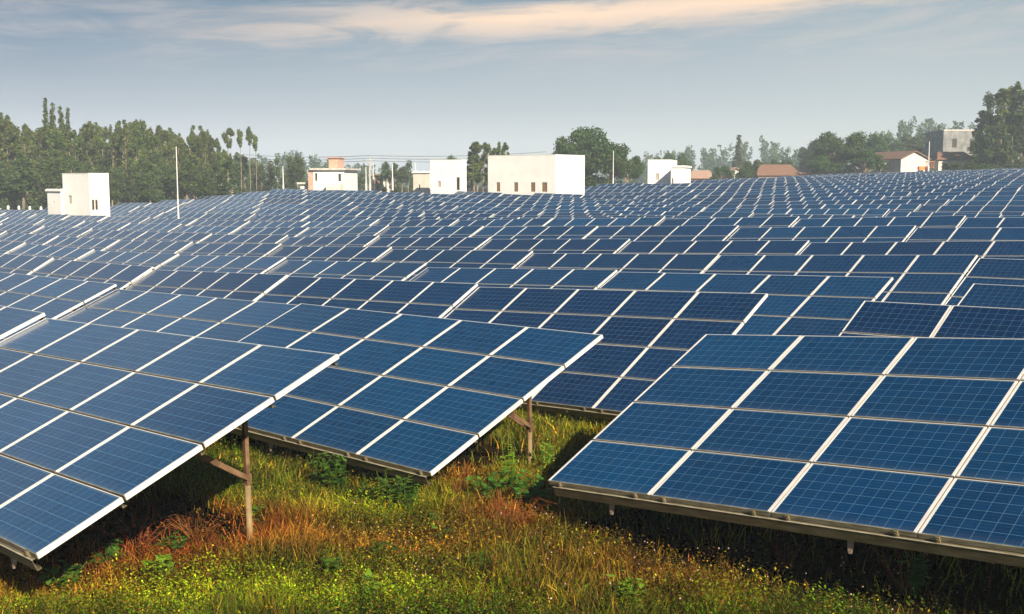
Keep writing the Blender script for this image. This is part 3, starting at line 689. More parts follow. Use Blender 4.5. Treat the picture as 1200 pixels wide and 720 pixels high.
def make_tree(kind, seed):
    rs = np.random.default_rng(seed); b = MB(); cl = []
    if kind == 'euc':                        # tall, slim, airy, unit height 16
        Ht = 16.0; lean = rs.uniform(-.6, .6, 2)
        def tp(t): return np.array([lean[0] * t * t + .25 * math.sin(3 * t + seed), lean[1] * t * t, Ht * t])
        b.tube([tp(t) for t in np.linspace(0, .97, 9)], [.20 * (1 - t * .85) for t in np.linspace(0, 1, 9)], 6)
        nb = rs.integers(20, 27); t0 = rs.uniform(.22, .42)
        for i in range(nb):
            t = t0 + (.97 - t0) * rs.uniform(0, 1) ** .9; an = rs.uniform(0, 6.28); ln = (1.05 - .80 * t) * rs.uniform(.5, 2.5); c0 = tp(t - .03)
            e = c0 + np.array([math.cos(an) * ln, math.sin(an) * ln, ln * rs.uniform(.8, 1.5) + .3])
            b.tube([c0, (c0 + e) / 2 + np.array([0, 0, -.1]), e], [.06, .04, .02], 4, cap=False)
            rr = rs.uniform(.28, .66) * (1.25 - .55 * t); cl.append((e, (rr, rr, rr * rs.uniform(.9, 2.0)), rr ** 1.6))
        for q in range(3): cl.append((tp(.96 + .02 * q), (.34 - .08 * q, .34 - .08 * q, .75), .22))
        v, q = leaves(cl, 1700, .30, rs, aspect=1.4, fuzz=.22); lm = M_LEAF
    elif kind == 'spire':                    # narrow ragged spire standing above the line
        Ht = 20.0
        def tp(t): return np.array([.3 * math.sin(2.5 * t + seed), .2 * t, Ht * t])
        b.tube([tp(t) for t in np.linspace(0, .98, 9)], [.2 * (1 - t * .9) for t in np.linspace(0, 1, 9)], 6)
        for i in range(36):
            t = .3 + .7 * (i + rs.uniform(0, 1)) / 36; an = rs.uniform(0, 6.28); ln = rs.uniform(.1, 1.0) * (1.12 - t) * 1.3; e = tp(t) + np.array([math.cos(an) * ln, math.sin(an) * ln, .5])
            b.tube([tp(t), e], [.05, .02], 4, cap=False); rr = rs.uniform(.28, .62) * (1.5 - t); cl.append((e, (rr, rr, rr * 1.9), rr * rr))
        v, q = leaves(cl, 2000, .25, rs, aspect=1.2); lm = M_LEAF
    elif kind == 'poplar':
        Ht = 12.0; b.tube([(0, 0, 0), (0, 0, Ht * .5), (0, 0, Ht * .95)], [.2, .13, .03], 6)
        for i in range(22):
            t = rs.uniform(.12, 1.0); wv = 1.5 * math.sin(math.pi * min(1, t * .85 + .12)) ** .8; an = rs.uniform(0, 6.28); ln = wv * rs.uniform(.3, .9)
            e = np.array([math.cos(an) * ln, math.sin(an) * ln, Ht * t]); b.tube([(0, 0, Ht * t - ln), e], [.04, .02], 4, cap=False); rr = rs.uniform(.5, .85); cl.append((e, (rr, rr, rr * 1.5), rr ** 2))
        v, q = leaves(cl, 2600, .24, rs); lm = M_LEAFP
    elif kind == 'lolly':                    # bare stem with a small head
        Ht = 14.0; b.tube([(0, 0, 0), (.15, 0, Ht * .5), (0, 0, Ht * .93)], [.10, .08, .04], 6)
        for i in range(7):
            e = np.array([rs.uniform(-.5, .5), rs.uniform(-.5, .5), Ht * rs.uniform(.80, 1.0)]); b.tube([(0, 0, Ht * .8), e], [.04, .02], 4, cap=False); cl.append((e, (.45, .45, .7), 1))
        v, q = leaves(cl, 900, .24, rs); lm = M_LEAF
    else:                                    # 'round': broad crown, height 12, width about 12
        Ht = 12.0; b.tube([(0, 0, 0), (.2, 0, 2), (.1, 0, 4.0)], [.5, .4, .3], 8)
        nb = 34 if kind == 'round' else 20
        for i in range(nb):
            an = rs.uniform(0, 6.28); t = rs.uniform(0, 1); el = math.asin(rs.uniform(-.25, 1.0)); R0 = rs.uniform(2.6, 4.6)
            e = np.array([math.cos(an) * math.cos(el) * R0 * 1.05, math.sin(an) * math.cos(el) * R0, 6.0 + math.sin(el) * R0 * 1.12])
            b.tube([(.1, 0, rs.uniform(2.5, 4.5)), (e[0] * .5, e[1] * .5, e[2] * .62 + 1.2), e], [.16, .09, .03], 5, cap=False)
            rr = rs.uniform(.9, 1.75); cl.append((e, (rr, rr, rr * .85), rr ** 2))
        for i in range(5): cl.append((np.array([rs.uniform(-3, 3), rs.uniform(-3, 3), rs.uniform(1.6, 3)]), (1.5, 1.5, 1.2), 1.4))
        v, q = leaves(cl, 9500, .27, rs); lm = M_LEAFR
    return b.mesh('trunk', M_BARK), npmesh('crown', v, q, lm), Ht
PROTO = {k: [make_tree(k, s) for s in ss] for k, ss in dict(euc=(1, 2, 3, 4, 5, 6), spire=(11, 12, 13), poplar=(21, 22, 23), lolly=(31, 32), round=(41, 42, 43)).items()}
NAMES = dict(euc='eucalyptus_tree', spire='eucalyptus_tree', poplar='poplar_tree', lolly='eucalyptus_tree', round='broadleaf_tree')
def tree(kind, px, ytop, Y, label, group=None, wide=1.0, var=None, hscale=None, name=None):
    if px > 800 and Y < 300: Y = Y * 1.12 + 2
    pr = PROTO[kind]; tm, cm, Ht = pr[(random.randrange(len(pr)) if var is None else var % len(pr))]
    z = zat(ytop, Y); X = xat(px, Y, z); g = float(G(X, Y)) - .05; h = (z + CZ - g); s = h / Ht
    r = bpy.data.objects.new(name or NAMES[kind], None); C.objects.link(r); r.location = (X, Y, g); r.rotation_euler.z = random.uniform(0, 6.28); r.scale = (s * wide, s * wide, s)
    obj('trunk', tm, r); obj('crown', cm, r); tag(r, label, 'tree', group); return r
# skyline of the left treeline read off the photograph
SKX = [-20, 2, 8, 16, 24, 32, 40, 46, 50, 56, 62, 70, 80, 90, 104, 112, 120, 128, 135, 145, 155, 162, 172, 182, 190, 200, 208, 216, 224, 232, 242, 250, 258, 263]
SKY = [140, 140, 142, 150, 158, 152, 150, 150, 150, 152, 150, 152, 152, 158, 145, 150, 158, 153, 152, 146, 155, 145, 152, 156, 150, 158, 155, 166, 156, 153, 158, 164, 170, 178]
TG = 'tall eucalyptus trees of the treeline behind the field'
def tz(x): return ('behind the white-capped boundary wall' if x < 58 else 'right behind the white cube building' if x < 135 else 'between the white cube building and the tall white mast' if x < 205 else 'between the tall mast and the beige ruin' if x < 265 else 'past the beige ruin')
for i in range(44):
    px = -14 + i * 6.5 + random.uniform(-2.5, 2.5); yt = float(np.interp(px, SKX, SKY)) + random.uniform(-1, 10)
    tree('euc', px, yt, random.uniform(172, 186) + max(0, px) * .03, 'slim front-rank eucalyptus ' + tz(px), TG, wide=random.uniform(.85, 1.2))
for i in range(40):
    px = -14 + i * 7.1 + random.uniform(-3, 3); yt = float(np.interp(px, SKX, SKY)) + random.uniform(-3, 6)
    tree('euc', px, yt, random.uniform(196, 215), 'slim rear-rank eucalyptus ' + tz(px), TG, wide=random.uniform(.95, 1.3))
for i in range(46):
    px = -14 + i * 6.2 + random.uniform(-3, 3); yt = random.uniform(186, 208)
    tree('poplar', px, yt, random.uniform(162, 176), 'short bushy young tree ' + tz(px), 'young trees at the foot of the treeline', wide=random.uniform(1.3, 1.9), name='young_tree')
for n_, (px, yt) in enumerate(((50, 120), (62, 124), (70, 128), (80, 131), (0, 136))):
    tree('spire', px, yt, 182, ('tallest dark ragged spire above the treeline', 'second tall spire, just right of the tallest one', 'third tall spire of the row above the treeline', 'fourth and lowest tall spire of the row above the treeline', 'brownish tall tree at the very edge of the treeline')[n_], wide=1.1)
for px in (14, 28, 96, 113, 129, 147, 168, 183, 197, 212, 226, 238, 249, 258):
    tree('spire', px + random.uniform(-2, 2), float(np.interp(px, SKX, SKY)) - random.uniform(1, 6), random.uniform(184, 192), 'narrow pointed treetop rising ' + tz(px), 'pointed treetops of the treeline', wide=1.25)
for px, yt, lab in ((267, 154, 'bare-stemmed tree with the largest oval head past the treeline'), (281, 155, 'thin tree with a tiny dark head, first of three'), (292, 152, 'thin tree with tiny head, tallest of the three'), (299, 161, 'thin lollipop tree furthest from the treeline, lowest of the three')):
    tree('lolly', px, yt, 190, lab, wide=1.15 if px == 267 else .8)
PG = 'poplars and small trees between treeline and houses'
for px, yt, w_ in ((270, 190, 1.5), (278, 182, 1.2), (286, 186, 1.3), (298, 192, 1.3), (306, 195, 1.4), (317, 190, 1.4), (324, 188, 1.0), (340, 184, 1.0), (348, 185, 1.3), (352, 186, 1.2), (336, 203, 1.6), (262, 196, 1.5)):
    tree('poplar', px, yt, random.uniform(192, 204), 'dark green poplar between the beige ruin and the flat-roofed house', PG, wide=w_)
for px, yt, w_ in ((409, 200, 1.6), (417, 204, 1.8), (424, 205, 1.8), (452, 192, 1.5), (463, 194, 1.6), (471, 197, 1.8), (478, 189, 1.3), (443, 205, 1.6)):
    tree('poplar', px, yt, random.uniform(205, 225), 'dark conical tree between the flat-roofed house and the plain white block', 'conical trees behind the utility poles', wide=w_)
tree('round', 527, 179, 190, 'small round tree tuft peeking over the plain white block', wide=.6)
for px, yt, w_ in ((552, 170, 1.0), (559, 168, 1.2), (566, 170, 1.1), (573, 174, 1.2), (580, 175, 1.1), (587, 169, .9), (594, 170, .8), (556, 182, 1.4), (549, 188, 1.3)):
    tree('euc', px, yt, random.uniform(180, 190), 'feathery eucalyptus clustered between the two large white buildings', 'eucalyptus cluster between white buildings', wide=w_ * 1.25)
tree('round', 690, 145, 192, 'largest round tree with dense dark crown behind the big white building', wide=1.15, var=0)
tree('round', 670, 154, 190, 'shaggy tree shoulder rising right over the big white building roof', wide=.8, var=1)
tree('round', 719, 163, 190, 'lower round tree just behind the thin white mast', wide=.95, var=2)
tree('round', 736, 176, 196, 'smallest tree at the edge of the large round clump', wide=.8, var=1)
tree('round', 793, 176, 260, 'dark tree over the roof of the twin white huts', wide=.9); tree('round', 775, 180, 262, 'bushy tree just behind the white block of the twin huts', wide=.9)
tree('spire', 864, 160, 330, 'lone dark column tree standing against the hazy woods', wide=2.6, var=0)
for px, yt, Y, w_, lab in ((848, 193, 208, 1.2, 'round bush before the narrow cream gabled house'), (882, 184, 216, .9, 'dark shrubby tree at the end of the brown tiled farmhouse'), (872, 194, 212, 1.1, 'small rounded bush between farmhouse and cream house'),
                           (912, 184, 240, .8, 'low tree poking above the brown farmhouse roof'), (924, 186, 240, .8, 'second low tree above the brown farmhouse roof'), (896, 189, 238, .9, 'squat tree behind the farmhouse ridge')):
    tree('round', px, yt, Y, lab, wide=w_)
tree('round', 985, 149, 215, 'huge round dark tree beside the gabled house', wide=1.15, var=1)
tree('round', 1012, 150, 240, 'hazier round tree behind the huge round one', wide=1.1, var=2)
tree('round', 1014, 172, 208, 'lower dark round tree at the foot of the huge one', wide=1.3, var=0)
tree('round', 962, 160, 260, 'bluish round tree at the far side of the huge round one', wide=1.1, var=0)
tree('round', 968, 180, 210, 'low dense tree below the huge round one by the cottage', wide=1.3, var=2)
for px, yt, Y, k_, w_, lab in ((1150, 132, 210, 'euc', 1.3, 'tall tree beside the concrete house, lowest top of the group'), (1160, 116, 212, 'poplar', 1.15, 'tall feathery tree second from the concrete house'), (1171, 107, 206, 'euc', 1.5, 'very tall thick tree third from the concrete house'),
                               (1181, 112, 214, 'poplar', 1.2, 'tall tree fourth from the concrete house'), (1190, 103, 210, 'euc', 1.5, 'tallest tree of the group by the concrete house'), (1200, 108, 205, 'poplar', 1.2, 'thick tall tree cut by the picture edge'), (1212, 110, 212, 'euc', 1.4, 'outermost tall tree of the group past the concrete house'),
                               (1147, 158, 202, 'poplar', 1.5, 'mid-height bushy tree hiding the concrete house corner'), (1160, 150, 201, 'poplar', 1.6, 'bushy lower tree below the feathery tree'), (1174, 145, 200, 'poplar', 1.6, 'bushy lower tree below the thick third tree'), (1187, 150, 200, 'poplar', 1.6, 'bushy lower tree below the tallest tree'), (1201, 146, 200, 'poplar', 1.6, 'bushy lower tree at the edge of the tall group')):
    tree(k_, px, yt, Y, lab, wide=w_)
for i, px in enumerate((1128, 1142, 1156, 1170, 1184, 1198, 1210)):
    tree('round', px, 190 + random.uniform(-3, 2), 199, 'bright green bush in the hedge below the tall trees', 'hedge bushes below the tall trees', wide=2.0, name='hedge_bush')
for px, yt, Y, w_ in ((1036, 170, 255, 1.6), (1044, 158, 262, 1.6), (1052, 166, 258, 1.6), (1062, 160, 268, 1.6), (1072, 163, 262, 1.6), (1082, 158, 270, 1.6), (1092, 162, 262, 1.6), (1100, 160, 268, 1.6), (1030, 178, 250, 1.6), (1058, 174, 245, 1.8), (1076, 176, 246, 1.8)):
    tree('poplar', px, yt, Y, 'pale green poplar in the belt behind the gabled house', 'poplar belt behind the gabled house', wide=w_)
# far hazy woods: one mass, nobody could count the trees
def far_wood(name, spans, label):
    rs = np.random.default_rng(77); cl = []
    for x0, x1, Y0, Y1, prof in spans:
        n = int((x1 - x0) / 3.2)
        for i in range(n):
            px = rs.uniform(x0, x1); Y = rs.uniform(Y0, Y1); yt = np.interp(px, prof[0], prof[1]) + rs.uniform(-2, 7)
            zt = zat(yt, Y) + CZ; X = xat(px, Y, zt - CZ); g = float(G(X, Y)); hh = zt - g; w_ = rs.uniform(1.6, 3.2)
            m = 7
            for j in range(m):
                t = .08 + .9 * j / (m - 1); rr = w_ * (1.05 - .6 * t) * rs.uniform(.7, 1.2)
                cl.append((np.array([X + rs.normal(0, .8), Y + rs.normal(0, .8), g + hh * t]), (rr, rr, hh / m * .75), rr ** 2 * hh))
    v, q = leaves(cl, 90000, .75, rs); return tag(obj(name, npmesh(name, v, q, M_LEAFR)), label, kind='stuff')
far_wood('distant_wood', [(745, 960, 470, 560, ([745, 760, 780, 800, 812, 830, 860, 885, 900, 915, 930, 960], [190, 178, 176, 180, 172, 176, 170, 166, 163, 172, 178, 176])),
                          (300, 480, 430, 520, ([300, 316, 330, 345, 360, 375, 400, 430, 450, 480], [186, 184, 182, 180, 182, 186, 196, 195, 196, 200])),
                          (1030, 1145, 420, 520, ([1030, 1045, 1060, 1080, 1100, 1145], [160, 150, 143, 144, 146, 148])),
                          (480, 760, 600, 700, ([480, 760], [203, 196])), (-40, 300, 320, 380, ([-40, 300], [180, 190]))], 'hazy blue-green far woodland beyond the village')

# ------------------------------------------------------------------ grass and weeds
SUN_AZ = None
PATCH = []                                   # (centre px, radius m, colour) - the true colour of the plants there
def patch(px, py, rx, ry, kind, w=1.0):
    p = ground_at(px, py); PATCH.append((p.x, p.y, rx, ry, kind, w))
patch(300, 700, 2.2, .45, 'lime', .9); patch(420, 702, 1.6, .45, 'lime', .9); patch(430, 600, 1.3, .7, 'lime', .85); patch(660, 500, 1.5, 1.5, 'lime', .5); patch(120, 708, 1.2, .3, 'lime', .6); patch(1000, 700, 1.5, .7, 'lime', .3)
patch(230, 640, 1.5, .75, 'rust', 1.5); patch(120, 665, 1.3, .7, 'rust', 1.4); patch(165, 610, 1.3, .8, 'rust', 1.2); patch(310, 620, .9, .6, 'rust', .8)
patch(470, 648, 1.0, .3, 'orange', 1.1); patch(360, 642, .7, .25, 'orange', .7); patch(600, 610, .9, .8, 'rust', 1.0); patch(60, 702, .9, .3, 'orange', .9); patch(535, 565, .4, .6, 'rust', 1.0)
patch(740, 670, 2.0, 1.0, 'rust', .45); patch(900, 695, 1.8, .6, 'rust', .45); patch(500, 690, 1.4, .5, 'rust', .3)
COLS = dict(rust=np.array([.27, .055, .010]), orange=np.array([.55, .22, .025]), lime=np.array([.36, .42, .012]))
def vnoise(X, Y, s, seed):
    r = np.random.default_rng(seed); g = r.uniform(0, 1, (64, 64)); x = (X * s) % 64; y = (Y * s) % 64
    i = np.floor(x).astype(int); j = np.floor(y).astype(int); a = x - i; c = y - j; a = a * a * (3 - 2 * a); c = c * c * (3 - 2 * c)
    i %= 64; j %= 64; i1 = (i + 1) % 64; j1 = (j + 1) % 64
    return g[i, j] * (1 - a) * (1 - c) + g[i1, j] * a * (1 - c) + g[i, j1] * (1 - a) * c + g[i1, j1] * a * c
def scatter(n, rs, y0=8.2, y1=27, clump=.5):
    # uniform over the visible wedge, denser near; thinned by clumpy noise; kept off the far side of the rows
    out = []; tot = 0
    while tot < n:
        Y = y0 + (y1 - y0) * rs.uniform(0, 1, n * 2) ** 1.7; X = rs.uniform(-.50, .50, n * 2) * Y
        V = X * N2[0] + Y * N2[1]; U = X * U2[0] + Y * U2[1]
        k = (V < 19.5) & (rs.uniform(0, 1, n * 2) < (1 - clump) + clump * vnoise(X, Y, 2.6, 3) * 1.6)
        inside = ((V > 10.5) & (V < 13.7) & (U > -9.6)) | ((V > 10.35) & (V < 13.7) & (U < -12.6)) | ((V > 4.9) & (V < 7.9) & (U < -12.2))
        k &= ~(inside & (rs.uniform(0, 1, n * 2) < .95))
        out.append(np.stack([X[k], Y[k]], 1)); tot += k.sum()
    P = np.concatenate(out)[:n]; return P[:, 0], P[:, 1]
def tint(X, Y, rs, n):
    a = vnoise(X, Y, .55, 5)[:, None]; b_ = vnoise(X, Y, 1.7, 6)[:, None]; c_ = vnoise(X, Y, 5.0, 8)[:, None]
    green = np.array([.095, .155, .006]); dark = np.array([.018, .034, .003]); straw = np.array([.42, .24, .016])
    col = green * (1 - .55 * b_) + dark * .55 * b_; m = np.clip((a - .45) * 2.2, 0, 1) * .55 * c_ * 1.4; col = col * (1 - m) + straw * m
    br = vnoise(X + 9, Y, 1.15, 17)[:, None]; rt = np.clip((X / np.maximum(Y, 1) + .08) * 5, 0, 1)[:, None]; m = np.clip((br - .42) * 3, 0, 1) * (.28 + .42 * rt); m = m * (rs.uniform(0, 1, (n, 1)) < .8); col = col * (1 - m) + np.array([.085, .036, .011]) * m
    for x, y, rx, ry, kd, w in PATCH:
        f = np.exp(-(((X - x) / rx) ** 2 + ((Y - y) / ry) ** 2))[:, None] * w; f = np.clip(f * (.6 + .8 * c_), 0, 1); f = f * (rs.uniform(0, 1, (n, 1)) < .85)
        col = col * (1 - f) + COLS[kd] * f
    pick = rs.uniform(0, 1, (n, 1)); col = np.where(pick < .09, straw * 1.0, col); col = np.where((pick > .09) & (pick < .18), np.array([.17, .05, .015]), col)
    return col * rs.choice([.22, .6, 1.1, 1.8, 2.6], (n, 1), p=[.20, .24, .26, .19, .11]) * (.45 + 1.05 * vnoise(X, Y, 3.3, 15)[:, None])
def blades(n, seed, h0, h1, wd, lean, tall_noise=True):
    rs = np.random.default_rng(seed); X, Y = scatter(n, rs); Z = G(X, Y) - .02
    h = rs.uniform(h0, h1, n) * (.30 + 1.0 * vnoise(X, Y, 1.1, 9) + .35 * vnoise(X, Y, 3.7, 10)); 
    an = rs.uniform(0, 6.28, n); ln = rs.uniform(.1, lean, n) * h; dx, dy = np.cos(an) * ln, np.sin(an) * ln
    fa = rs.uniform(0, 6.28, n); wx, wy = np.cos(fa) * wd, np.sin(fa) * wd; sc = (Y / 12.0); wx *= sc * rs.uniform(.6, 1.3, n); wy *= sc
    P0 = np.stack([X - wx, Y - wy, Z], 1); P1 = np.stack([X + wx, Y + wy, Z], 1)
    M0 = np.stack([X + dx * .35 - wx * .8, Y + dy * .35 - wy * .8, Z + h * .55], 1); M1 = np.stack([X + dx * .35 + wx * .8, Y + dy * .35 + wy * .8, Z + h * .55], 1)
    T = np.stack([X + dx, Y + dy, Z + h * (1 - .3 * (ln / h) ** 2)], 1)
    v = np.stack([P0, P1, M1, M0, T], 1).reshape(-1, 3); i = np.arange(n) * 5
    q = np.stack([i, i + 1, i + 2, i + 3], 1); t = np.stack([i + 3, i + 2, i + 4], 1)
    return v, q, t, np.repeat(tint(X, Y, rs, n), 5, 0)
v, q, t, c = blades(250000, 21, .10, .33, .0056, .8)
me = npmesh('grass', v, q, M_BLADE, t); set_tint(me, c); tag(obj('grass', me), 'rough yellow-green and rusty grass in front of and between the arrays', kind='stuff')
v, q, t, c = blades(4500, 22, .26, .50, .0030, .45)
me = npmesh('dry_stalks', v, q, M_BLADE, t); set_tint(me, c * .35 + np.array([.26, .15, .05]) * .75 * np.repeat(np.random.default_rng(4).uniform(.4, 1.3, (4500, 1)), 5, 0)); tag(obj('dry_stalks', me), 'thin tan seed stalks standing above the grass', kind='stuff')
# leafy ground cover: small diamond leaves on short stems
def forbs(n, seed):
    rs = np.random.default_rng(seed); X, Y = scatter(n, rs, clump=.75); Z = G(X, Y); h = rs.uniform(.10, .34, n) * (.5 + vnoise(X, Y, 1.3, 12)); nl = 9
    X = np.repeat(X, nl); Y = np.repeat(Y, nl); Z = np.repeat(Z, nl); h = np.repeat(h, nl); m = n * nl; t = np.tile(np.linspace(.15, 1, nl), n)
    an = rs.uniform(0, 6.28, m); r0 = rs.uniform(.01, .05, m) * (1.3 - t); cx, cy, cz = X + np.cos(an) * r0 + h * .15 * np.repeat(rs.normal(0, 1, n), nl) * t, Y + np.sin(an) * r0, Z + h * t
    L_ = rs.uniform(.012, .028, m); ux, uy, uz = np.cos(an) * L_, np.sin(an) * L_, rs.uniform(-.2, .9, m) * L_; px_, py_ = -np.sin(an) * L_ * .45, np.cos(an) * L_ * .45
    v = np.stack([np.stack([cx - ux * .2, cy - uy * .2, cz - uz * .2], 1), np.stack([cx + ux * .5 + px_, cy + uy * .5 + py_, cz + uz * .5], 1), np.stack([cx + ux * 1.3, cy + uy * 1.3, cz + uz * 1.2], 1), np.stack([cx + ux * .5 - px_, cy + uy * .5 - py_, cz + uz * .5], 1)], 1).reshape(-1, 3)
    col = tint(X, Y, rs, m); return v, np.arange(m * 4).reshape(m, 4), np.repeat(col * np.array([.75, .95, .8]), 4, 0)
v, q, c = forbs(52000, 31); me = npmesh('ground_cover', v, q, M_BLADE); set_tint(me, c); tag(obj('ground_cover', me), 'small leafy weeds and heather-like herbs mixed through the grass', kind='stuff')
# small pink-white flower heads
rs = np.random.default_rng(5); b = MB()
for _ in range(190):
    px = rs.uniform(440, 1130); py = rs.uniform(610, 725)
    if py < 560 + (px - 640) * .17 + 45 and px > 640: continue
    p = ground_at(px, min(py, 719)); p.x += rs.normal(0, .3); p.y += rs.normal(0, .3); z = float(G(p.x, p.y)) + rs.uniform(.14, .34); s = rs.uniform(.005, .011)
    b.add([(p.x-s,p.y,z),(p.x,p.y-s,z),(p.x+s,p.y,z),(p.x,p.y+s,z),(p.x,p.y,z+s*1.4),(p.x,p.y,z-s)], [(0,1,4),(1,2,4),(2,3,4),(3,0,4),(1,0,5),(2,1,5),(3,2,5),(0,3,5)])
M_FLOWER = noise_mat('flower', (.55, .28, .25), (.75, .55, .48), 3, .8)
tag(obj('wild_flowers', b.mesh('wild_flowers', M_FLOWER)), 'scattered tiny pinkish flower heads in the grass', kind='stuff')

def weed(px, py, h, rad, nst, leaf, mat, label, name='leafy_weed', dry=False, group=None):
    if not dry: h *= 1.15; rad *= 1.35; nst = int(nst * 1.3)
    p = ground_at(px, py); rs = np.random.default_rng(int(px * 7 + py)); r = bpy.data.objects.new(name, None); C.objects.link(r); r.location = p; tag(r, label, 'weed', group)
    b = MB(); lv = []; 
    for i in range(nst):
        an = rs.uniform(0, 6.28); l = rs.uniform(.2, 1) * rad; hh = h * rs.uniform(.55, 1.1); x, y = math.cos(an) * l, math.sin(an) * l
        pts = [(x*.2, y*.2, -.02), (x*.6, y*.6, hh*.55), (x + rs.normal(0, .03), y + rs.normal(0, .03), hh)]
        if dry: pts.append((x * 1.3 + rs.normal(0, .06), y * 1.3 + rs.normal(0, .06), hh * rs.uniform(.75, 1.0)))
        b.tube(pts, ([.0045, .003, .002, .0015] if dry else [.007, .005, .003]), 4, cap=False)
        for j in range(leaf):
            t = rs.uniform(.25, 1.05); c0 = np.array([x * t, y * t, hh * t]); a = rs.uniform(0, 6.28); L_ = rs.uniform(.04, .085) * (.45 if dry else 1.25)
            u = np.array([math.cos(a), math.sin(a), rs.uniform(-.3, .5)]) * L_; w = np.array([-math.sin(a), math.cos(a), 0]) * L_ * .42
            lv += [c0, c0 + u * .35 + w, c0 + u * .9 + w * .5, c0 + u * 1.3, c0 + u * .9 - w * .5, c0 + u * .35 - w]
    obj('stem', b.mesh('stem', M_DRY if dry else mat), r)
    n = len(lv) // 6; i = np.arange(n) * 6
    if n: obj('foliage', npmesh('foliage', np.array(lv), np.concatenate([np.stack([i, i+1, i+2, i+3], 1), np.stack([i, i+3, i+4, i+5], 1)]), mat), r)
weed(374, 578, .50, .22, 12, 9, M_WEED, 'green leafy weed under the rail, nearest the brown post')
weed(398, 582, .50, .20, 11, 9, M_WEED, 'green leafy weed second along the dark rail')
weed(432, 592, .30, .18, 8, 7, M_WEED, 'short green weed between the two hanging brackets')
weed(462, 600, .46, .2, 10, 9, M_WEED, 'dark green weed below the low corner of the array')
weed(478, 604, .42, .16, 9, 8, M_WEED, 'dark green weed right next to the low array corner')
weed(574, 590, .38, .30, 18, 9, M_WEED, 'bushy green weed behind the red dry stems')
weed(600, 582, .62, .16, 8, 7, M_WEEDY, 'upright bright weed between the arrays in the aisle')
weed(622, 596, .42, .35, 20, 9, M_WEED, 'broad dark green weed beside the corner of the large array')
weed(641, 560, .6, .14, 7, 6, M_WEEDY, 'thin yellow-green weed deep in the grassy aisle')
weed(186, 684, .26, .16, 12, 8, M_WEEDY, 'bright lime weed at the edge of the red patch')
weed(205, 655, .26, .14, 8, 8, M_WEED, 'small dark green weed inside the red patch')
weed(130, 672, .3, .2, 10, 7, M_WEED, 'low green weed under the nearest array corner')
weed(75, 694, .32, .2, 10, 7, M_WEED, 'low green weed at the lower edge beneath the nearest array')
weed(735, 716, .3, .14, 8, 8, M_WEEDY, 'bright green tuft at the bottom of the flowery grass')
weed(1070, 700, .42, .12, 7, 6, M_WEED, 'tall dark weed against the shadow under the long rail')
rs_ = np.random.default_rng(90)
for i in range(16):
    wx, wy = rs_.uniform(300, 1000), rs_.uniform(600, 712)
    if wx > 640 and wy < 610 + (wx - 640) * .17: continue
    weed(wx, wy, rs_.uniform(.12, .26), rs_.uniform(.06, .13), int(rs_.integers(4, 8)), 6, [M_WEED, M_WEED, M_WEEDY][i % 3], 'small low leafy weed growing in the open grass', group='small weeds in the open grass')
weed(596, 626, .50, .42, 46, 3, M_DRY, 'arching red-brown dry bush in the aisle mouth', 'dry_bush', True)
weed(540, 590, .50, .16, 34, 1, M_DRY, 'upright rusty dry tuft by the low array corner', 'dry_bush', True)
weed(575, 648, .30, .3, 16, 1, M_DRY, 'low tangle of tan dead stems before the dry bush', 'dry_bush', True)
weed(160, 640, .34, .6, 40, 3, M_DRY, 'wide red-brown dead undergrowth near the brown post', 'dry_bush', True)
weed(230, 630, .26, .5, 30, 3, M_DRY, 'low rusty dead undergrowth between post and lime weed', 'dry_bush', True)
weed(95, 668, .4, .3, 16, 1, M_DRY, 'sparse bent twigs against the shade of the nearest array', 'dry_bush', True)
weed(920, 668, .55, .3, 10, 2, M_DRY, 'sparse dry stalks under the large array rail', 'dry_bush', True)
weed(1060, 690, .60, .4, 12, 2, M_DRY, 'sparse dry stalks furthest along the large array rail', 'dry_bush', True)

# ------------------------------------------------------------------ haze
HAZE = True
if HAZE:
    b = MB(); b.box(-520, 520, -40, 1050, -6, 40); me = b.mesh('haze', [])
    m = bpy.data.materials.new('haze_air'); m.use_nodes = True; nt = m.node_tree; nt.nodes.remove(nt.nodes['Principled BSDF'])
    pv = node(nt, 'ShaderNodeVolumePrincipled'); pv.inputs['Color'].default_value = (.72, .86, 1.0, 1); pv.inputs['Density'].default_value = .00062; pv.inputs['Anisotropy'].default_value = -.15
    nt.links.new(pv.outputs[0], nt.nodes['Material Output'].inputs['Volume']); me.materials.clear(); me.materials.append(m)
    tag(obj('haze', me), 'thin morning haze', kind='stuff')

# ------------------------------------------------------------------ light
SUN_EL = R(31); sd = np.array([.47, -.88]); sd = sd / np.linalg.norm(sd)
sun_dir = Vector((sd[0] * math.cos(SUN_EL), sd[1] * math.cos(SUN_EL), math.sin(SUN_EL)))
L = bpy.data.lights.new('sun', 'SUN'); L.energy = 5.0; L.angle = R(.6); L.color = (1.0, .88, .69)
lo = bpy.data.objects.new('sun', L); C.objects.link(lo); lo.rotation_euler = sun_dir.to_track_quat('Z', 'Y').to_euler()
w = bpy.data.worlds.new('World'); SC.world = w; w.use_nodes = True; nt = w.node_tree; LK = nt.links
bg = nt.nodes['Background']; sky = node(nt, 'ShaderNodeTexSky'); sky.sky_type = 'NISHITA'; sky.sun_disc = False
sky.sun_elevation = SUN_EL; sky.sun_rotation = math.atan2(sun_dir.x, sun_dir.y); sky.air_density = 1.2; sky.dust_density = 2.0; sky.ozone_density = 1.5
STR = .07
def mm(op, a, b_=None, c_=None, clamp=False):
    n = node(nt, 'ShaderNodeMath'); n.operation = op; n.use_clamp = clamp
    for i, v in enumerate((a, b_, c_)):
        if v is None: continue
        if isinstance(v, (int, float)): n.inputs[i].default_value = v
        else: LK.new(v, n.inputs[i])
    return n.outputs[0]
tc = node(nt, 'ShaderNodeTexCoord'); sx = node(nt, 'ShaderNodeSeparateXYZ'); LK.new(tc.outputs['Generated'], sx.inputs[0])
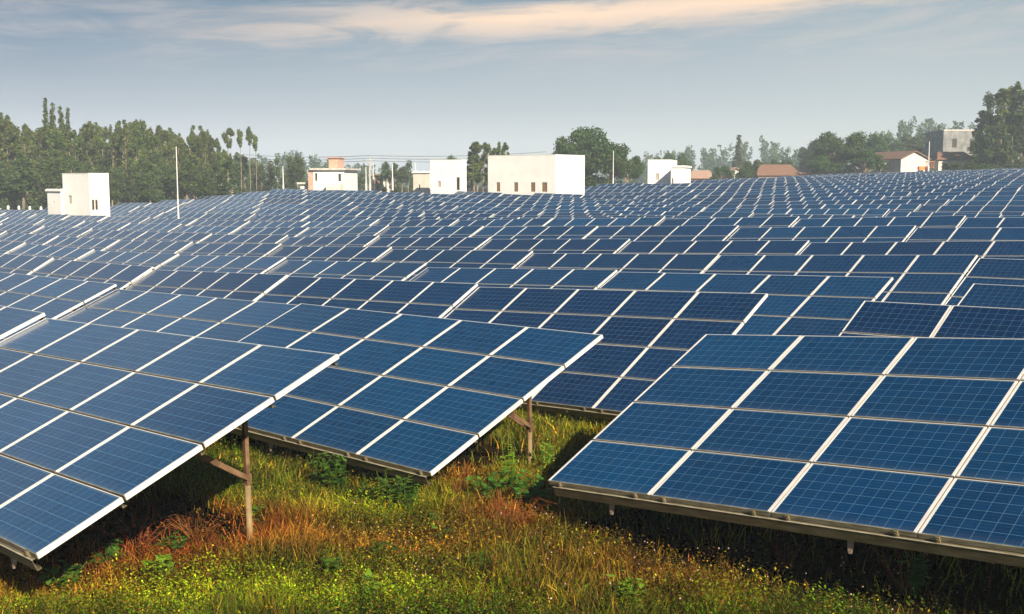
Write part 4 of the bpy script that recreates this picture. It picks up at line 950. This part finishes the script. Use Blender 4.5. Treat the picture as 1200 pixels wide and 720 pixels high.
az = mm('ARCTAN2', sx.outputs[0], sx.outputs[1]); el = mm('ARCSINE', sx.outputs[2])
cv = node(nt, 'ShaderNodeCombineXYZ'); LK.new(mm('MULTIPLY', az, 3.2), cv.inputs[0]); LK.new(mm('MULTIPLY', el, 26.0), cv.inputs[1])
n1 = node(nt, 'ShaderNodeTexNoise'); n1.inputs['Scale'].default_value = 1.0; n1.inputs['Detail'].default_value = 9; n1.inputs['Roughness'].default_value = .58; n1.inputs['Distortion'].default_value = .9; LK.new(cv.outputs[0], n1.inputs[0])
cv2 = node(nt, 'ShaderNodeCombineXYZ'); LK.new(mm('MULTIPLY', az, 1.6), cv2.inputs[0]); LK.new(mm('MULTIPLY', el, 9.0), cv2.inputs[1]); cv2.inputs[2].default_value = 3.7
n2 = node(nt, 'ShaderNodeTexNoise'); n2.inputs['Scale'].default_value = 1.3; n2.inputs['Detail'].default_value = 5; LK.new(cv2.outputs[0], n2.inputs[0])
# base sky: physical sky seen through a veil of thin high cloud, bluer to the west, milkier to the east
k = .60 / STR
def rc(c): return (c[0], c[1], c[2], 1)
def vramp(stops):
    r = node(nt, 'ShaderNodeValToRGB'); LK.new(mm('DIVIDE', el, .5, clamp=True), r.inputs[0]); e = r.color_ramp.elements
    e[0].position = stops[0][0]; e[0].color = rc(stops[0][1]); e[1].position = stops[-1][0]; e[1].color = rc(stops[-1][1])
    for p_, c_ in stops[1:-1]: x = e.new(p_); x.color = rc(c_)
    return r.outputs[0]
UP = [(.55, (.16, .24, .34)), (.72, (.26, .34, .45)), (.88, (.10, .18, .29)), (1.0, (.025, .060, .13))]
UPW = [(.55, (.22, .30, .42)), (.74, (.46, .54, .66)), (.92, (.20, .29, .42)), (1.0, (.025, .060, .13))]
west = vramp([(0.0, (.66, .69, .77)), (.06, (.58, .615, .71)), (.125, (.345, .395, .50)), (.20, (.20, .265, .37)), (.26, (.11, .195, .315)), (.33, (.033, .112, .22)), (.42, (.10, .19, .30))] + UPW)
east = vramp([(0.0, (.72, .75, .73)), (.06, (.67, .71, .70)), (.125, (.51, .57, .60)), (.20, (.42, .485, .53)), (.26, (.34, .42, .47)), (.33, (.27, .36, .43)), (.42, (.22, .30, .38))] + UP)
mxa = node(nt, 'ShaderNodeMix'); mxa.data_type = 'RGBA'; LK.new(mm('DIVIDE', mm('ADD', az, .40), .72, clamp=True), mxa.inputs[0]); LK.new(west, mxa.inputs[6]); LK.new(east, mxa.inputs[7])
scl = node(nt, 'ShaderNodeVectorMath'); scl.operation = 'SCALE'; LK.new(mxa.outputs[2], scl.inputs[0]); scl.inputs['Scale'].default_value = k
mx = node(nt, 'ShaderNodeMix'); mx.data_type = 'RGBA'; LK.new(mm('MULTIPLY_ADD', n2.outputs['Fac'], .2, .78, clamp=True), mx.inputs[0]); LK.new(sky.outputs[0], mx.inputs[6]); LK.new(scl.outputs[0], mx.inputs[7])
# cirrus: a warm streak rising eastwards, fibrous along its length
rise = mm('SUBTRACT', el, mm('MULTIPLY', az, .06))
def fibre(sa, se, z, det, dist):
    c_ = node(nt, 'ShaderNodeCombineXYZ'); LK.new(mm('MULTIPLY', az, sa), c_.inputs[0]); LK.new(mm('MULTIPLY', rise, se), c_.inputs[1]); c_.inputs[2].default_value = z
    n_ = node(nt, 'ShaderNodeTexNoise'); n_.inputs['Scale'].default_value = 1.0; n_.inputs['Detail'].default_value = det; n_.inputs['Roughness'].default_value = .62; n_.inputs['Distortion'].default_value = dist; LK.new(c_.outputs[0], n_.inputs[0]); return n_.outputs['Fac']
fa, fb = fibre(5.5, 34.0, 1.3, 12, 1.2), fibre(10.0, 120.0, 5.1, 8, .6)
wob = fibre(3.0, 2.0, 9.4, 3, 0)
dd = mm('SUBTRACT', mm('ADD', rise, mm('MULTIPLY', mm('SUBTRACT', wob, .5), .035)), .1405)
up = mm('DIVIDE', mm('MAXIMUM', dd, 0.0), .024); dn = mm('DIVIDE', mm('MAXIMUM', mm('MULTIPLY', dd, -1.0), 0.0), .021)
band = mm('SUBTRACT', 1.0, mm('MAXIMUM', up, dn), clamp=True)
azw = mm('MULTIPLY', mm('DIVIDE', mm('ADD', az, .34), .34, clamp=True), mm('DIVIDE', mm('SUBTRACT', .43, az), .08, clamp=True))
dens = mm('MULTIPLY', mm('ADD', mm('SUBTRACT', mm('MULTIPLY_ADD', fb, .35, fa), .60), mm('MULTIPLY', band, .22)), 4.2, clamp=True)
cl = mm('MULTIPLY', mm('MULTIPLY', mm('POWER', band, .6), azw), dens, clamp=True)
mx2 = node(nt, 'ShaderNodeMix'); mx2.data_type = 'RGBA'; LK.new(cl, mx2.inputs[0]); LK.new(mx.outputs[2], mx2.inputs[6]); mx2.inputs[7].default_value = (.98 * k, .72 * k, .52 * k, 1)
# thin greyish wisps beside it
w0 = mm('MULTIPLY', mm('DIVIDE', mm('SUBTRACT', el, .085), .03, clamp=True), mm('DIVIDE', mm('SUBTRACT', .30, el), .1, clamp=True))
wi = mm('MULTIPLY', mm('MULTIPLY', mm('SUBTRACT', mm('MULTIPLY_ADD', fb, .4, fa), .66), 2.6, clamp=True), w0)
mx3 = node(nt, 'ShaderNodeMix'); mx3.data_type = 'RGBA'; LK.new(mm('MULTIPLY', wi, .62, clamp=True), mx3.inputs[0]); LK.new(mx2.outputs[2], mx3.inputs[6]); mx3.inputs[7].default_value = (.70 * k, .59 * k, .54 * k, 1)
LK.new(mx3.outputs[2], bg.inputs[0]); bg.inputs[1].default_value = STR

# ------------------------------------------------------------------ camera and output
cam = bpy.data.cameras.new('camera'); co = bpy.data.objects.new('camera', cam); C.objects.link(co); SC.camera = co
cam.sensor_width = 36; cam.lens = 36 * F / 1200; cam.clip_end = 8000; cam.clip_start = .1
co.location = (0, 0, CZ); co.rotation_euler = (math.pi / 2 - PITCH, 0, 0)
SC.view_settings.view_transform = 'Standard'; SC.view_settings.look = 'None'; SC.view_settings.exposure = 0.9; SC.view_settings.gamma = 1
SC.render.engine = 'CYCLES'; SC.cycles.use_denoising = True; SC.cycles.max_bounces = 6; SC.cycles.diffuse_bounces = 2; SC.cycles.glossy_bounces = 2; SC.cycles.transmission_bounces = 3; SC.cycles.volume_bounces = 0; SC.cycles.use_adaptive_sampling = True; SC.cycles.adaptive_threshold = .02
SC.cycles.caustics_reflective = False; SC.cycles.caustics_refractive = False
